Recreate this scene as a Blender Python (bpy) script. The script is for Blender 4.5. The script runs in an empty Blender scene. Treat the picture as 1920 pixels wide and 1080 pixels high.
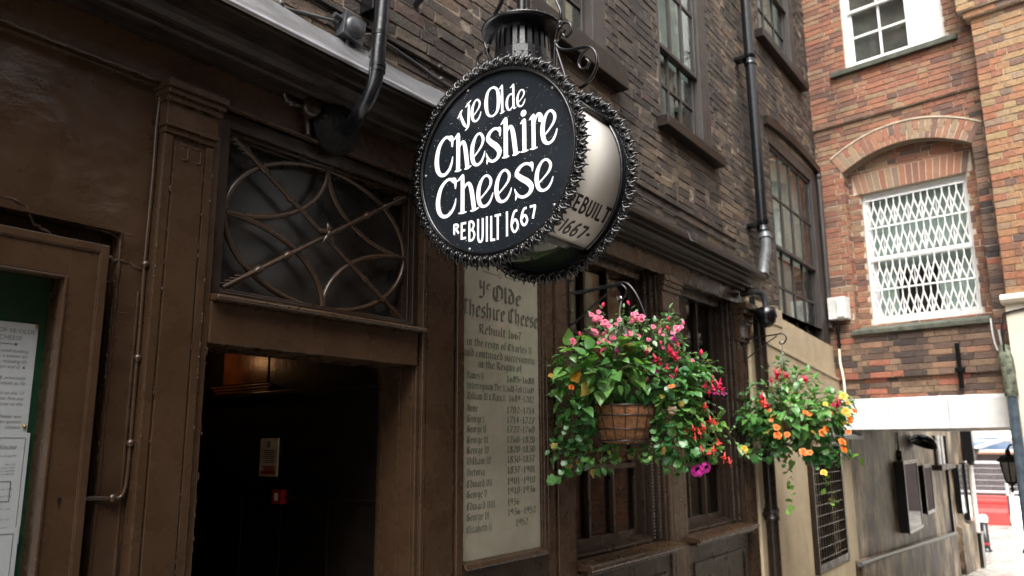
import bpy, bmesh, math, random
from mathutils import Vector, Matrix
R = math.radians
sc = bpy.context.scene
col = sc.collection

# ------------------------------------------------------------------ camera, sky, sun
CAM = Vector((0, -2.2, 1.65))
def cam_axes(yaw, pitch, roll):
    f = Vector((math.sin(yaw)*math.cos(pitch), math.cos(yaw)*math.cos(pitch), math.sin(pitch)))
    r = Vector((math.cos(yaw), -math.sin(yaw), 0)); u = r.cross(f)
    c, s = math.cos(roll), math.sin(roll)
    return c*r+s*u, -s*r+c*u, f
cr, cu, cf = cam_axes(R(54.34414556), R(11.1171974), R(-0.37488627))
cd = bpy.data.cameras.new('camera'); cam = bpy.data.objects.new('camera', cd); col.objects.link(cam)
m = Matrix((cr, cu, -cf)).transposed().to_4x4(); m.translation = CAM
cam.matrix_world = m
cd.sensor_width = 36; cd.lens = 1473.93/1920*36; cd.clip_end = 500; cd.clip_start = .05
cd.dof.use_dof = True; cd.dof.focus_distance = 2.75; cd.dof.aperture_fstop = 3.6
sc.camera = cam

SUN_EL, SUN_AZ = R(56), R(244)          # azimuth measured clockwise from +Y
w = bpy.data.worlds.new('World'); sc.world = w; w.use_nodes = True
nt = w.node_tree; bg = nt.nodes['Background']
sky = nt.nodes.new('ShaderNodeTexSky'); sky.sky_type = 'NISHITA'; sky.sun_disc = False
sky.sun_elevation = SUN_EL; sky.sun_rotation = SUN_AZ; sky.dust_density = 5; sky.ozone_density = .6; sky.air_density = 1.2
hs = nt.nodes.new('ShaderNodeHueSaturation'); hs.inputs['Saturation'].default_value = .18
nt.links.new(sky.outputs[0], hs.inputs['Color']); nt.links.new(hs.outputs[0], bg.inputs[0])
bg.inputs[1].default_value = .13
sd = bpy.data.lights.new('sun', 'SUN'); sd.energy = 1.5; sd.angle = R(40); sd.color = (1, .965, .92)
so = bpy.data.objects.new('sun', sd); col.objects.link(so)
dvec = Vector((math.sin(SUN_AZ)*math.cos(SUN_EL), math.cos(SUN_AZ)*math.cos(SUN_EL), math.sin(SUN_EL)))
so.rotation_euler = dvec.to_track_quat('Z', 'Y').to_euler()
sc.view_settings.view_transform = 'Standard'; sc.view_settings.look = 'None'
sc.view_settings.exposure = 1.7; sc.view_settings.gamma = 1; sc.view_settings.use_curve_mapping = False
sc.render.engine = 'CYCLES'
sc.cycles.max_bounces = 7; sc.cycles.transparent_max_bounces = 10
try: sc.cycles.use_denoising = True
except Exception: pass

# ------------------------------------------------------------------ materials
def NT(name):
    m = bpy.data.materials.new(name); m.use_nodes = True
    n = m.node_tree; return m, n, n.nodes['Principled BSDF']
def node(n, t, **kw):
    x = n.nodes.new(t)
    for k, v in kw.items():
        if k in x.inputs.keys(): x.inputs[k].default_value = v
        else: setattr(x, k, v)
    return x
def ramp(n, src, stops, interp='LINEAR'):
    r = n.nodes.new('ShaderNodeValToRGB'); r.color_ramp.interpolation = interp
    e = r.color_ramp.elements
    while len(e) > 1: e.remove(e[-1])
    for i, (p, c) in enumerate(stops):
        if i == 0: e[0].position = p; el = e[0]
        else: el = e.new(p)
        el.color = (c, c, c, 1) if not hasattr(c, '__len__') else (*c, 1)
    n.links.new(src, r.inputs[0]); return r.outputs[0]
def mixc(n, fac, a, b, mode='MIX'):
    x = n.nodes.new('ShaderNodeMix'); x.data_type = 'RGBA'; x.blend_type = mode
    for s, v in ((x.inputs[0], fac), (x.inputs[6], a), (x.inputs[7], b)):
        if hasattr(v, 'is_output') or isinstance(v, bpy.types.NodeSocket): n.links.new(v, s)
        else: s.default_value = (*v, 1) if hasattr(v, '__len__') else v
    return x.outputs[2]
def mth(n, op, a, b=0, c=0):
    x = n.nodes.new('ShaderNodeMath'); x.operation = op
    for s, v in zip(x.inputs, (a, b, c)):
        if isinstance(v, bpy.types.NodeSocket): n.links.new(v, s)
        else: s.default_value = v
    return x.outputs[0]
def noise(n, scale, detail=4, rough=.55, vec=None, stretch=None):
    t = n.nodes.new('ShaderNodeTexNoise'); t.inputs['Scale'].default_value = scale
    t.inputs['Detail'].default_value = detail; t.inputs['Roughness'].default_value = rough
    if vec is None:
        tc = n.nodes.new('ShaderNodeTexCoord'); vec = tc.outputs['Object']
    if stretch:
        mp = n.nodes.new('ShaderNodeMapping'); mp.inputs['Scale'].default_value = stretch
        n.links.new(vec, mp.inputs[0]); vec = mp.outputs[0]
    n.links.new(vec, t.inputs['Vector']); return t.outputs['Fac']
def bump(n, b, h, strength=.4, dist=.01):
    x = n.nodes.new('ShaderNodeBump'); x.inputs['Strength'].default_value = strength; x.inputs['Distance'].default_value = dist
    n.links.new(h, x.inputs['Height']); n.links.new(x.outputs[0], b.inputs['Normal']); return x
def simple(name, c, rough=.5, metal=0, spec=.5, var=.25, scale=14, bstr=.15, bscale=60, bdist=.004, c2=None, coat=0):
    m, n, b = NT(name)
    f = noise(n, scale, 5)
    lo = tuple(x*(1-var) for x in c); hi = tuple(min(1, x*(1+var)) for x in c) if c2 is None else c2
    n.links.new(ramp(n, f, [(.3, lo), (.7, hi)]), b.inputs['Base Color'])
    b.inputs['Roughness'].default_value = rough; b.inputs['Metallic'].default_value = metal
    b.inputs['Specular IOR Level'].default_value = spec
    if coat: b.inputs['Coat Weight'].default_value = coat; b.inputs['Coat Roughness'].default_value = .12
    if bstr: bump(n, b, noise(n, bscale, 4), bstr, bdist)
    return m
def paint(name, c, rough=.34, wrinkle=.5, grime=.5, lumps=.0):
    """thick old gloss paint: brush ridges, runs, chips of dust"""
    m, n, b = NT(name)
    f = noise(n, 5, 6, .6); g = noise(n, 45, 5, .65)
    base = ramp(n, f, [(.25, tuple(x*(1-grime*.5) for x in c)), (.75, tuple(x*(1+grime*.35) for x in c))])
    dust = ramp(n, noise(n, 170, 3, .7), [(.66, 0), (.76, 1)])
    dust = mth(n, 'MULTIPLY', dust, ramp(n, noise(n, 9, 4), [(.52, 0), (.75, .28)]))
    n.links.new(mixc(n, dust, base, (.13, .10, .08)), b.inputs['Base Color'])
    n.links.new(ramp(n, noise(n, 10, 4, .6), [(.3, rough*.8), (.7, rough*1.35)]), b.inputs['Roughness'])
    brush = noise(n, 42, 3, .5, stretch=(1, 1, .05))
    h = mth(n, 'ADD', mth(n, 'MULTIPLY', brush, .045), mth(n, 'MULTIPLY', noise(n, 8, 2, .45), .7))
    if lumps:      # patches of wrinkled old paint on an otherwise smooth wall
        wr = mth(n, 'MULTIPLY', noise(n, 13, 6, .6, stretch=(1, 1, 1.7)), ramp(n, noise(n, 2.6, 3), [(.48, 0), (.68, 1)]))
        h = mth(n, 'ADD', h, mth(n, 'MULTIPLY', wr, lumps*.3))
    b.inputs['Specular IOR Level'].default_value = .45
    bump(n, b, h, wrinkle, .016)
    return m
def brick(name, stops, mortar, soot=.0, sootcol=(.02, .018, .017), sscale=.9, bw=.225, bh=.075, mw=.011, vertical=False, moss=False, streaks=False):
    m, n, b = NT(name)
    uv = n.nodes.new('ShaderNodeUVMap').outputs[0]
    nz = n.nodes.new('ShaderNodeTexNoise'); nz.inputs['Scale'].default_value = 9; nz.inputs['Detail'].default_value = 4
    n.links.new(uv, nz.inputs['Vector'])
    off = n.nodes.new('ShaderNodeVectorMath'); off.operation = 'MULTIPLY_ADD'
    n.links.new(nz.outputs['Color'], off.inputs[0]); off.inputs[1].default_value = (.016, .016, 0)
    n.links.new(uv, off.inputs[2]); v = off.outputs[0]
    if vertical:
        mp = n.nodes.new('ShaderNodeMapping'); mp.inputs['Rotation'].default_value = (0, 0, R(90)); n.links.new(v, mp.inputs[0]); v = mp.outputs[0]
    br = n.nodes.new('ShaderNodeTexBrick'); n.links.new(v, br.inputs['Vector'])
    for k, x in (('Scale', 1), ('Mortar Size', mw/2), ('Mortar Smooth', .25), ('Bias', 0), ('Brick Width', bw), ('Row Height', bh)): br.inputs[k].default_value = x
    br.inputs['Color1'].default_value = (0, 0, 0, 1); br.inputs['Color2'].default_value = (1, 1, 1, 1); br.inputs['Mortar'].default_value = (.5, .5, .5, 1)
    br.offset = .5; br.squash = .5 if not vertical else 1; br.squash_frequency = 2
    c = ramp(n, br.outputs['Color'], stops)
    sp = noise(n, 55, 5, .7, vec=uv)
    c = mixc(n, .55, c, ramp(n, sp, [(.25, .35), (.75, 1.25)]), 'MULTIPLY')
    c = mixc(n, .5, c, ramp(n, noise(n, 7, 4, .6, vec=uv), [(.3, .55), (.7, 1.3)]), 'MULTIPLY')
    mort = mixc(n, .8, mortar, ramp(n, noise(n, 40, 5, .7, vec=uv), [(.3, .45), (.7, 1.15)]), 'MULTIPLY')
    c = mixc(n, br.outputs['Fac'], c, mort)
    if soot:
        s = noise(n, sscale, 7, .68, vec=uv, stretch=(1, .45, 1) if streaks else None)
        c = mixc(n, ramp(n, s, [(.38, 0), (.62, soot)]), c, sootcol)
    if moss:
        s = noise(n, 2.6, 6, .7, vec=uv)
        c = mixc(n, ramp(n, s, [(.64, 0), (.72, .6)]), c, (.055, .06, .018))
    n.links.new(c, b.inputs['Base Color']); b.inputs['Roughness'].default_value = .72
    b.inputs['Specular IOR Level'].default_value = .35
    h = mth(n, 'ADD', mth(n, 'MULTIPLY', mth(n, 'SUBTRACT', 1, br.outputs['Fac']), 1.0), mth(n, 'MULTIPLY', sp, .9))
    bump(n, b, h, .75, .009)
    return m
def glass(name, tint=(.9, .93, .92), boost=1.0, rough=.015, waver=.0):
    m, n, b = NT(name); n.nodes.remove(b); o = n.nodes['Material Output']
    t = node(n, 'ShaderNodeBsdfTransparent', Color=(*tint, 1)); g = node(n, 'ShaderNodeBsdfGlossy', Roughness=rough)
    fr = node(n, 'ShaderNodeFresnel', IOR=1.52); mx = n.nodes.new('ShaderNodeMixShader')
    n.links.new(mth(n, 'MULTIPLY', fr.outputs[0], boost), mx.inputs[0]); n.links.new(t.outputs[0], mx.inputs[1]); n.links.new(g.outputs[0], mx.inputs[2])
    n.links.new(mx.outputs[0], o.inputs[0])
    if waver:
        bp = n.nodes.new('ShaderNodeBump'); bp.inputs['Strength'].default_value = waver; bp.inputs['Distance'].default_value = .02
        n.links.new(noise(n, 4, 2), bp.inputs['Height']); n.links.new(bp.outputs[0], g.inputs['Normal'])
    return m
def leafmat(name, a, bcol, rough=.33):
    m, n, b = NT(name); o = n.nodes['Material Output']
    g = n.nodes.new('ShaderNodeNewGeometry')
    c = ramp(n, g.outputs['Random Per Island'], [(0, a), (.55, tuple((x+y)/2 for x, y in zip(a, bcol))), (.955, bcol), (.965, (.34, .30, .06)), (.985, (.30, .21, .05)), (1, (.16, .09, .03))])
    c = mixc(n, .45, c, ramp(n, noise(n, 60, 4), [(.3, .6), (.7, 1.25)]), 'MULTIPLY')
    n.links.new(c, b.inputs['Base Color'])
    n.links.new(ramp(n, noise(n, 150, 2), [(.4, rough*.7), (.65, rough*1.7)]), b.inputs['Roughness'])
    b.inputs['Specular IOR Level'].default_value = .6
    bump(n, b, noise(n, 130, 3), .35, .004)
    t = n.nodes.new('ShaderNodeBsdfTranslucent'); n.links.new(mixc(n, 1, c, (1.1, 1.25, .5), 'MULTIPLY'), t.inputs[0])
    mx = n.nodes.new('ShaderNodeMixShader'); mx.inputs[0].default_value = .3
    n.links.new(b.outputs[0], mx.inputs[1]); n.links.new(t.outputs[0], mx.inputs[2]); n.links.new(mx.outputs[0], o.inputs[0])
    return m
def petal(name, a, bcol):
    m, n, b = NT(name); o = n.nodes['Material Output']
    g = n.nodes.new('ShaderNodeNewGeometry')
    c = ramp(n, g.outputs['Random Per Island'], [(0, a), (1, bcol)])
    n.links.new(c, b.inputs['Base Color']); b.inputs['Roughness'].default_value = .45
    t = n.nodes.new('ShaderNodeBsdfTranslucent'); n.links.new(c, t.inputs[0])
    mx = n.nodes.new('ShaderNodeMixShader'); mx.inputs[0].default_value = .35
    n.links.new(b.outputs[0], mx.inputs[1]); n.links.new(t.outputs[0], mx.inputs[2]); n.links.new(mx.outputs[0], o.inputs[0])
    return m

BR = (.0345, .0190, .0102)
M = {}
M['brown'] = paint('brown_gloss_paint', BR, .26, .36)
M['brownwall'] = paint('brown_painted_render', (.039, .0215, .0115), .28, .6, .5, 4.5)
M['browndark'] = paint('dark_brown_paint', (.0150, .0088, .0056), .28, .3)
M['sash'] = paint('weathered_sash_paint', (.036, .029, .026), .5, .3, .8)
M['black'] = simple('black_iron_paint', (.005, .005, .006), .22, 0, .4, .3, 20, .35, 160, .003, coat=.15)
M['crest'] = simple('black_cast_metal', (.004, .004, .0045), .13, 0, .55, .3, 30, .3, 220, .003)
M['blackpipe'] = simple('black_pipe_paint', (.006, .0065, .008), .22, 0, .42, .3, 9, .3, 40, .004)
M['greypipe'] = simple('bare_grey_metal', (.12, .125, .13), .42, .6, .5, .3, 14, .2, 60)
M['plastic'] = simple('grey_plastic', (.035, .036, .04), .42, 0, .5, .2, 20, .15, 80)
M['cable'] = simple('grey_cable', (.05, .05, .05), .45, 0, .5, .4, 8, .1)
M['lead'] = simple('weathered_lead', (.40, .40, .41), .3, .75, .5, .3, 6, .18, 9, .01)
M['white'] = simple('white_paint', (.78, .77, .75), .45, 0, .5, .08, 3, .15, 60)
M['offwhite'] = simple('dirty_white_paint', (.62, .61, .58), .5, 0, .5, .22, 7, .2, 60)
def streaked(name, c, dirt, amount, rough, bs=.4, sc_=1.6):
    m, n, b = NT(name)
    k = ramp(n, noise(n, 3, 6, .65), [(.3, tuple(x*.82 for x in c)), (.7, tuple(min(1, x*1.08) for x in c))])
    k = mixc(n, ramp(n, noise(n, sc_*4, 7, .72, stretch=(1, 1, .16)), [(.52, 0), (.78, amount)]), k, dirt)
    k = mixc(n, ramp(n, noise(n, 26, 6, .75), [(.60, 0), (.72, amount*.8)]), k, dirt)
    n.links.new(k, b.inputs['Base Color']); b.inputs['Roughness'].default_value = rough; b.inputs['Specular IOR Level'].default_value = .35
    bump(n, b, mth(n, 'ADD', noise(n, 22, 6, .65), mth(n, 'MULTIPLY', noise(n, 4, 4), 2)), bs, .012); return m
M['cream'] = streaked('cream_render', (.44, .355, .235), (.19, .145, .095), .6, .6)
M['beam'] = streaked('white_beam_paint', (.78, .77, .75), (.46, .43, .38), .5, .5, .2)
M['palecream'] = simple('pale_cream_stucco', (.74, .665, .545), .7, 0, .3, .1, 2.5, .35, 60, .006)
M['signface'] = simple('blue_black_sign_enamel', (.0105, .0130, .0165), .22, 0, .22, .15, 6, .1, 200, .001)
M['letter'] = simple('white_sign_lettering', (.82, .84, .87), .35, 0, .5, .03, 6, 0)
M['opal'] = simple('opal_side_panel', (.72, .69, .63), .5, 0, .22, .09, 3, .06, 8, .01)
M['signtext'] = simple('dark_side_lettering', (.012, .012, .013), .4, 0, .5, .3, 20, 0)
M['greensheen'] = simple('green_sheen_underside_glass', (.02, .03, .015), .06, 0, .8, .3, 5, .05, 10)  # green reflection put into the colour of the dark glass
M['glass'] = glass('window_glass', (.9, .94, .92), .42, .02, .1)
M['glassclear'] = glass('case_glass', (.95, .96, .95), .35, .01, .03)
M['glassfan'] = simple('dusty_fanlight_glass', (.020, .0175, .0155), .26, 0, .4, .6, 3, 0)
M['glassdark'] = glass('dark_window_glass', (.55, .52, .47), .6, .012, .08)
M['drop'] = glass('rain_drop', (.95, .96, .97), 6.0, .05)
M['green'] = simple('green_baize', (.004, .034, .016), .75, 0, .2, .35, 12, .4, 300, .002)
M['paper'] = simple('white_paper', (.46, .47, .50), .6, 0, .3, .04, 4, .1, 20, .004)
M['ink'] = simple('black_ink', (.10, .10, .11), .6, 0, .3, .1, 5, 0)
M['boardtext'] = simple('grey_green_blackletter', (.060, .064, .050), .4, 0, .4, .25, 30, 0)
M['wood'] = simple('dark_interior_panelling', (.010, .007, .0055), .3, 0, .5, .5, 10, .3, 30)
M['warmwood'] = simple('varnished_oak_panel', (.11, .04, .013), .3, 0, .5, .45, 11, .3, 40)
M['red'] = simple('red_plastic', (.28, .01, .014), .35, 0, .5, .1, 10, .05)
M['brass'] = simple('brass_pin', (.35, .22, .07), .3, .9, .5, .1, 30, 0)
M['stone'] = simple('mossy_sill_stone', (.075, .078, .06), .75, 0, .3, .45, 12, .6, 60, .006)
M['weather'] = simple('grimy_timber', (.013, .009, .007), .4, 0, .25, .6, 16, .5, 60, .006)
M['rubber'] = simple('irrigation_tube_plastic', (.012, .012, .013), .25, 0, .6, .1, 10, 0)
M['galv'] = simple('galvanised_chain', (.5, .5, .48), .35, .8, .5, .2, 60, 0)
M['coir'] = simple('coir_liner', (.20, .092, .042), .85, 0, .2, .5, 40, 1.0, 130, .012)
M['leaf'] = leafmat('begonia_leaf', (.050, .17, .040), (.21, .42, .11), .25)
M['leafdark'] = leafmat('ivy_geranium_leaf', (.026, .12, .038), (.12, .30, .08), .25)
M['leafpale'] = leafmat('fuchsia_leaf', (.07, .18, .075), (.22, .38, .16), .25)
M['leaflime'] = leafmat('lime_vine_leaf', (.10, .23, .03), (.2, .36, .07))
M['stem'] = simple('plant_stem', (.06, .09, .025), .5, 0, .4, .4, 30, .1)
M['pink'] = petal('pink_petal', (.72, .06, .18), (.86, .27, .40))
M['fred'] = petal('fuchsia_red_petal', (.55, .015, .06), (.75, .05, .14))
M['purple'] = petal('fuchsia_purple_petal', (.30, .01, .17), (.5, .03, .3))
M['magenta'] = petal('magenta_petal', (.62, .012, .33), (.8, .06, .5))
M['yellow'] = petal('yellow_petal', (.85, .42, .03), (.95, .62, .12))
M['orange'] = petal('orange_petal', (.85, .10, .012), (.95, .28, .03))
M['coral'] = petal('coral_petal', (.65, .035, .03), (.85, .12, .09))
M['bbrown'] = brick('sooty_stock_brick', [(0, (.032, .021, .018)), (.3, (.075, .046, .033)), (.55, (.125, .075, .045)), (.8, (.20, .125, .065)), (1, (.12, .052, .036))],
                    (.16, .122, .094), .75, (.022, .018, .016), 1.3, .215, .068, .012, moss=False)
M['bred'] = brick('red_stock_brick', [(0, (.10, .062, .052)), (.14, (.24, .085, .05)), (.4, (.42, .125, .062)), (.68, (.46, .20, .085)), (.86, (.40, .25, .115)), (1, (.30, .16, .10))],
                  (.56, .48, .38), .55, (.055, .038, .032), .75, .225, .078, .013, moss=True)
M['bpier'] = brick('orange_pier_brick', [(0, (.20, .12, .08)), (.2, (.46, .14, .065)), (.5, (.48, .22, .09)), (.75, (.44, .28, .13)), (1, (.36, .22, .14))],
                   (.60, .52, .42), .3, (.07, .05, .04), .6, .235, .085, .014)
M['bdark'] = brick('blackened_brick', [(0, (.03, .022, .02)), (.5, (.085, .05, .042)), (.8, (.20, .075, .045)), (1, (.26, .10, .055))],
                   (.22, .17, .13), .6, (.03, .024, .022), 1.2, .225, .078, .013, moss=True)
M['barch'] = brick('soldier_arch_brick', [(0, (.20, .10, .075)), (.4, (.44, .15, .08)), (.7, (.36, .22, .13)), (1, (.26, .18, .13))], (.55, .48, .39), 0, bw=.5, bh=.074, mw=.012, vertical=True)
M['barchdark'] = brick('dark_soldier_arch_brick', [(0, (.09, .06, .05)), (.4, (.26, .095, .055)), (.7, (.22, .14, .08)), (1, (.14, .095, .075))], (.34, .29, .23), .4, (.05, .035, .03), 1.2, bw=.5, bh=.074, mw=.012, vertical=True)
M['bopp'] = brick('opposite_brick', [(0, (.10, .045, .03)), (.5, (.24, .09, .05)), (1, (.32, .14, .075))], (.34, .28, .22), .4, sscale=.7)

def board_mat():
    m, n, b = NT('aged_opal_glass_board')
    c = ramp(n, noise(n, 3.2, 5, .6), [(.3, (.220, .205, .158)), (.7, (.310, .292, .232))])
    tc = n.nodes.new('ShaderNodeTexCoord')
    s = noise(n, 5, 6, .7, stretch=(1, 1, .4))
    c = mixc(n, ramp(n, s, [(.6, 0), (.8, .35)]), c, (.16, .15, .10))
    n.links.new(c, b.inputs['Base Color']); b.inputs['Roughness'].default_value = .14; b.inputs['Specular IOR Level'].default_value = .6
    bump(n, b, noise(n, 3, 2), .05, .02); return m
M['board'] = board_mat()
def stain_mat():
    m, n, b = NT('stained_gloss_render')
    s = noise(n, 1.5, 7, .72, stretch=(1, 1, .55)); t = noise(n, 14, 5, .7, stretch=(1, 1, .12))
    c = ramp(n, s, [(.40, (.014, .0075, .0045)), (.47, (.06, .036, .022)), (.535, (.23, .165, .105)), (.62, (.45, .36, .25))])
    c = mixc(n, .6, c, ramp(n, t, [(.3, .45), (.7, 1.2)]), 'MULTIPLY')
    n.links.new(c, b.inputs['Base Color'])
    n.links.new(ramp(n, t, [(.3, .33), (.7, .6)]), b.inputs['Roughness'])
    b.inputs['Specular IOR Level'].default_value = .22
    bump(n, b, noise(n, 11, 5), .3, .01); return m
M['stain'] = stain_mat()
def paving_mat():
    m, n, b = NT('wet_stone_paving')
    tc = n.nodes.new('ShaderNodeTexCoord')
    br = n.nodes.new('ShaderNodeTexBrick'); n.links.new(tc.outputs['Object'], br.inputs['Vector'])
    for k, x in (('Scale', 1), ('Mortar Size', .006), ('Brick Width', .9), ('Row Height', .6), ('Mortar Smooth', .1)): br.inputs[k].default_value = x
    br.inputs['Color1'].default_value = (.30, .28, .25, 1); br.inputs['Color2'].default_value = (.46, .44, .40, 1); br.inputs['Mortar'].default_value = (.12, .11, .1, 1)
    c = mixc(n, .5, br.outputs['Color'], ramp(n, noise(n, 9, 6, .7), [(.3, .6), (.7, 1.2)]), 'MULTIPLY')
    n.links.new(c, b.inputs['Base Color']); n.links.new(ramp(n, noise(n, 3, 4), [(.35, .16), (.65, .5)]), b.inputs['Roughness'])
    bump(n, b, mth(n, 'SUBTRACT', noise(n, 30, 4), br.outputs['Fac']), .4, .006); return m
M['paving'] = paving_mat()

# ------------------------------------------------------------------ mesh helpers
ACC = {}
def accm(o): return ACC.get(o.name, Matrix.Identity(4)) if o is not None else Matrix.Identity(4)
class MB:
    def __init__(s, tf=None): s.v = []; s.l = []; s.f = []; s.tf = tf; s.sm = []
    def add(s, vs, fs, smooth=False):
        k = len(s.v)
        for p in vs:
            p = Vector(p); s.l.append(p); s.v.append(s.tf @ p if s.tf is not None else p)
        for f in fs: s.f.append(tuple(i+k for i in f)); s.sm.append(smooth)
        return s
    def box(s, x0, x1, y0, y1, z0, z1):
        x0, x1 = sorted((x0, x1)); y0, y1 = sorted((y0, y1)); z0, z1 = sorted((z0, z1))
        v = [(x, y, z) for z in (z0, z1) for y in (y0, y1) for x in (x0, x1)]
        return s.add(v, [(0, 2, 3, 1), (4, 5, 7, 6), (0, 1, 5, 4), (2, 6, 7, 3), (0, 4, 6, 2), (1, 3, 7, 5)])
    def hexa(s, bottom, top):
        return s.add(list(bottom)+list(top), [(3, 2, 1, 0), (4, 5, 6, 7), (0, 1, 5, 4), (1, 2, 6, 5), (2, 3, 7, 6), (3, 0, 4, 7)])
    def prism(s, prof, a0, a1, axis='x', smooth=False):
        """closed 2-D profile swept along an axis. x: (y,z)  z: (x,y)  y: (x,z)"""
        mk = {'x': lambda p, a: (a, p[0], p[1]), 'z': lambda p, a: (p[0], p[1], a), 'y': lambda p, a: (p[0], a, p[1])}[axis]
        n = len(prof); v = [mk(p, a0) for p in prof]+[mk(p, a1) for p in prof]
        f = [(i, (i+1) % n, n+(i+1) % n, n+i) for i in range(n)]+[tuple(range(n-1, -1, -1)), tuple(range(n, 2*n))]
        k = len(s.f); s.add(v, f, smooth); s.sm[-1] = s.sm[-2] = False; return s
    def tube(s, pts, r, n=8, closed=False, caps=True):
        pts = [Vector(p) for p in pts]; N = len(pts); rr = r if hasattr(r, '__len__') else [r]*N
        v = []; ref = None
        for i, p in enumerate(pts):
            a = pts[(i-1) % N] if (closed or i > 0) else p; b = pts[(i+1) % N] if (closed or i < N-1) else p
            t = (b-a).normalized()
            if ref is None: ref = t.orthogonal().normalized()
            ref = (ref-t*ref.dot(t)); ref = ref.normalized() if ref.length > 1e-6 else t.orthogonal().normalized()
            q = t.cross(ref)
            for k in range(n):
                an = 2*math.pi*k/n; v.append(p+(ref*math.cos(an)+q*math.sin(an))*rr[i])
        f = []
        for i in range(N if closed else N-1):
            j = (i+1) % N
            for k in range(n): f.append((i*n+k, i*n+(k+1) % n, j*n+(k+1) % n, j*n+k))
        s.add(v, f, True)
        if caps and not closed:
            s.add(v[:n], [tuple(range(n-1, -1, -1))]); s.add(v[-n:], [tuple(range(n))])
        return s
    def lathe(s, prof, c, axis=(0, 0, 1), n=24, a0=0, a1=2*math.pi, ref=None, smooth=True):
        """prof: (radius, height) along axis from c"""
        ax = Vector(axis).normalized(); u = Vector(ref) if ref else ax.orthogonal().normalized(); u = (u-ax*u.dot(ax)).normalized(); w_ = ax.cross(u)
        full = abs(a1-a0-2*math.pi) < 1e-6; cnt = n if full else n+1
        v = []
        for (r, h) in prof:
            for k in range(cnt):
                a = a0+(a1-a0)*k/n; v.append(Vector(c)+ax*h+(u*math.cos(a)+w_*math.sin(a))*r)
        f = []
        for i in range(len(prof)-1):
            for k in range(n if full else n):
                k2 = (k+1) % cnt if full else k+1
                f.append((i*cnt+k, i*cnt+k2, (i+1)*cnt+k2, (i+1)*cnt+k))
        return s.add(v, f, smooth)
    def ball(s, c, r, n=8, sq=(1, 1, 1)):
        c = Vector(c); m_ = max(3, n//2); v = []; f = []
        for i in range(m_+1):
            t = math.pi*i/m_
            for k in range(n):
                a = 2*math.pi*k/n; v.append((c.x+r*sq[0]*math.sin(t)*math.cos(a), c.y+r*sq[1]*math.sin(t)*math.sin(a), c.z+r*sq[2]*math.cos(t)))
        for i in range(m_):
            for k in range(n): f.append((i*n+k, (i+1)*n+k, (i+1)*n+(k+1) % n, i*n+(k+1) % n))
        return s.add(v, f, True)
    def frame(s, x0, x1, z0, z1, y0, y1, wl, wr=None, wb=None, wt=None):
        wr = wl if wr is None else wr; wb = wl if wb is None else wb; wt = wl if wt is None else wt
        s.box(x0, x0+wl, y0, y1, z0, z1); s.box(x1-wr, x1, y0, y1, z0, z1)
        s.box(x0+wl, x1-wr, y0, y1, z0, z0+wb); s.box(x0+wl, x1-wr, y0, y1, z1-wt, z1); return s
    def wall(s, x0, x1, z0, z1, y, holes, depth=.1, back=None):
        """wall face at y with rectangular openings whose reveals go back by depth"""
        xs = sorted({x0, x1, *[h[0] for h in holes], *[h[1] for h in holes]}); zs = sorted({z0, z1, *[h[2] for h in holes], *[h[3] for h in holes]})
        xs = [x for x in xs if x0 <= x <= x1]; zs = [z for z in zs if z0 <= z <= z1]
        bk = y+depth if back is None else back
        for a, b in zip(xs, xs[1:]):
            for c, d in zip(zs, zs[1:]):
                mx, mz = (a+b)/2, (c+d)/2
                if any(h[0] < mx < h[1] and h[2] < mz < h[3] for h in holes): continue
                s.add([(a, y, c), (b, y, c), (b, y, d), (a, y, d)], [(0, 1, 2, 3)])
                s.add([(a, bk, c), (b, bk, c), (b, bk, d), (a, bk, d)], [(3, 2, 1, 0)])
        for h in holes:
            a, b, c, d = max(h[0], x0), min(h[1], x1), max(h[2], z0), min(h[3], z1)
            s.add([(a, y, c), (a, bk, c), (a, bk, d), (a, y, d)], [(0, 3, 2, 1)]); s.add([(b, y, c), (b, bk, c), (b, bk, d), (b, y, d)], [(0, 1, 2, 3)])
            s.add([(a, y, c), (b, y, c), (b, bk, c), (a, bk, c)], [(0, 3, 2, 1)]); s.add([(a, y, d), (b, y, d), (b, bk, d), (a, bk, d)], [(0, 1, 2, 3)])
        for a, b in (((x0, z0), (x0, z1)), ((x1, z1), (x1, z0)), ((x0, z1), (x1, z1)), ((x1, z0), (x0, z0))):
            s.add([(a[0], y, a[1]), (a[0], bk, a[1]), (b[0], bk, b[1]), (b[0], y, b[1])], [(0, 3, 2, 1)])
        return s
    def build(s, name, mat, parent=None, bevel=0, mats=None, flip=False):
        me = bpy.data.meshes.new(name)
        inv = accm(parent).inverted()
        me.from_pydata([tuple(inv @ v) for v in s.v], [], s.f if not flip else [f[::-1] for f in s.f])
        uvl = me.uv_layers.new(name='UVMap'); fs = s.f
        for poly in me.polygons:
            idx = list(poly.vertices); p = [s.l[i] for i in idx]
            nn = Vector((0, 0, 0))
            for a, b in zip(p, p[1:]+p[:1]): nn += a.cross(b)
            ax, ay, az = abs(nn.x), abs(nn.y), abs(nn.z)
            for li, q in zip(poly.loop_indices, p):
                if ay >= ax and ay >= az: uvl.data[li].uv = (q.x, q.z)
                elif ax >= az: uvl.data[li].uv = (q.y+.05, q.z)
                else: uvl.data[li].uv = (q.x, q.y)
        me.polygons.foreach_set('use_smooth', s.sm)
        me.materials.append(mat); me.update()
        o = bpy.data.objects.new(name, me); col.objects.link(o)
        if parent is not None: o.parent = parent
        ACC[o.name] = accm(parent)
        if bevel:
            b = o.modifiers.new('bevel', 'BEVEL'); b.width = bevel; b.segments = 2; b.limit_method = 'ANGLE'; b.angle_limit = R(50); b.harden_normals = False
        return o
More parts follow.
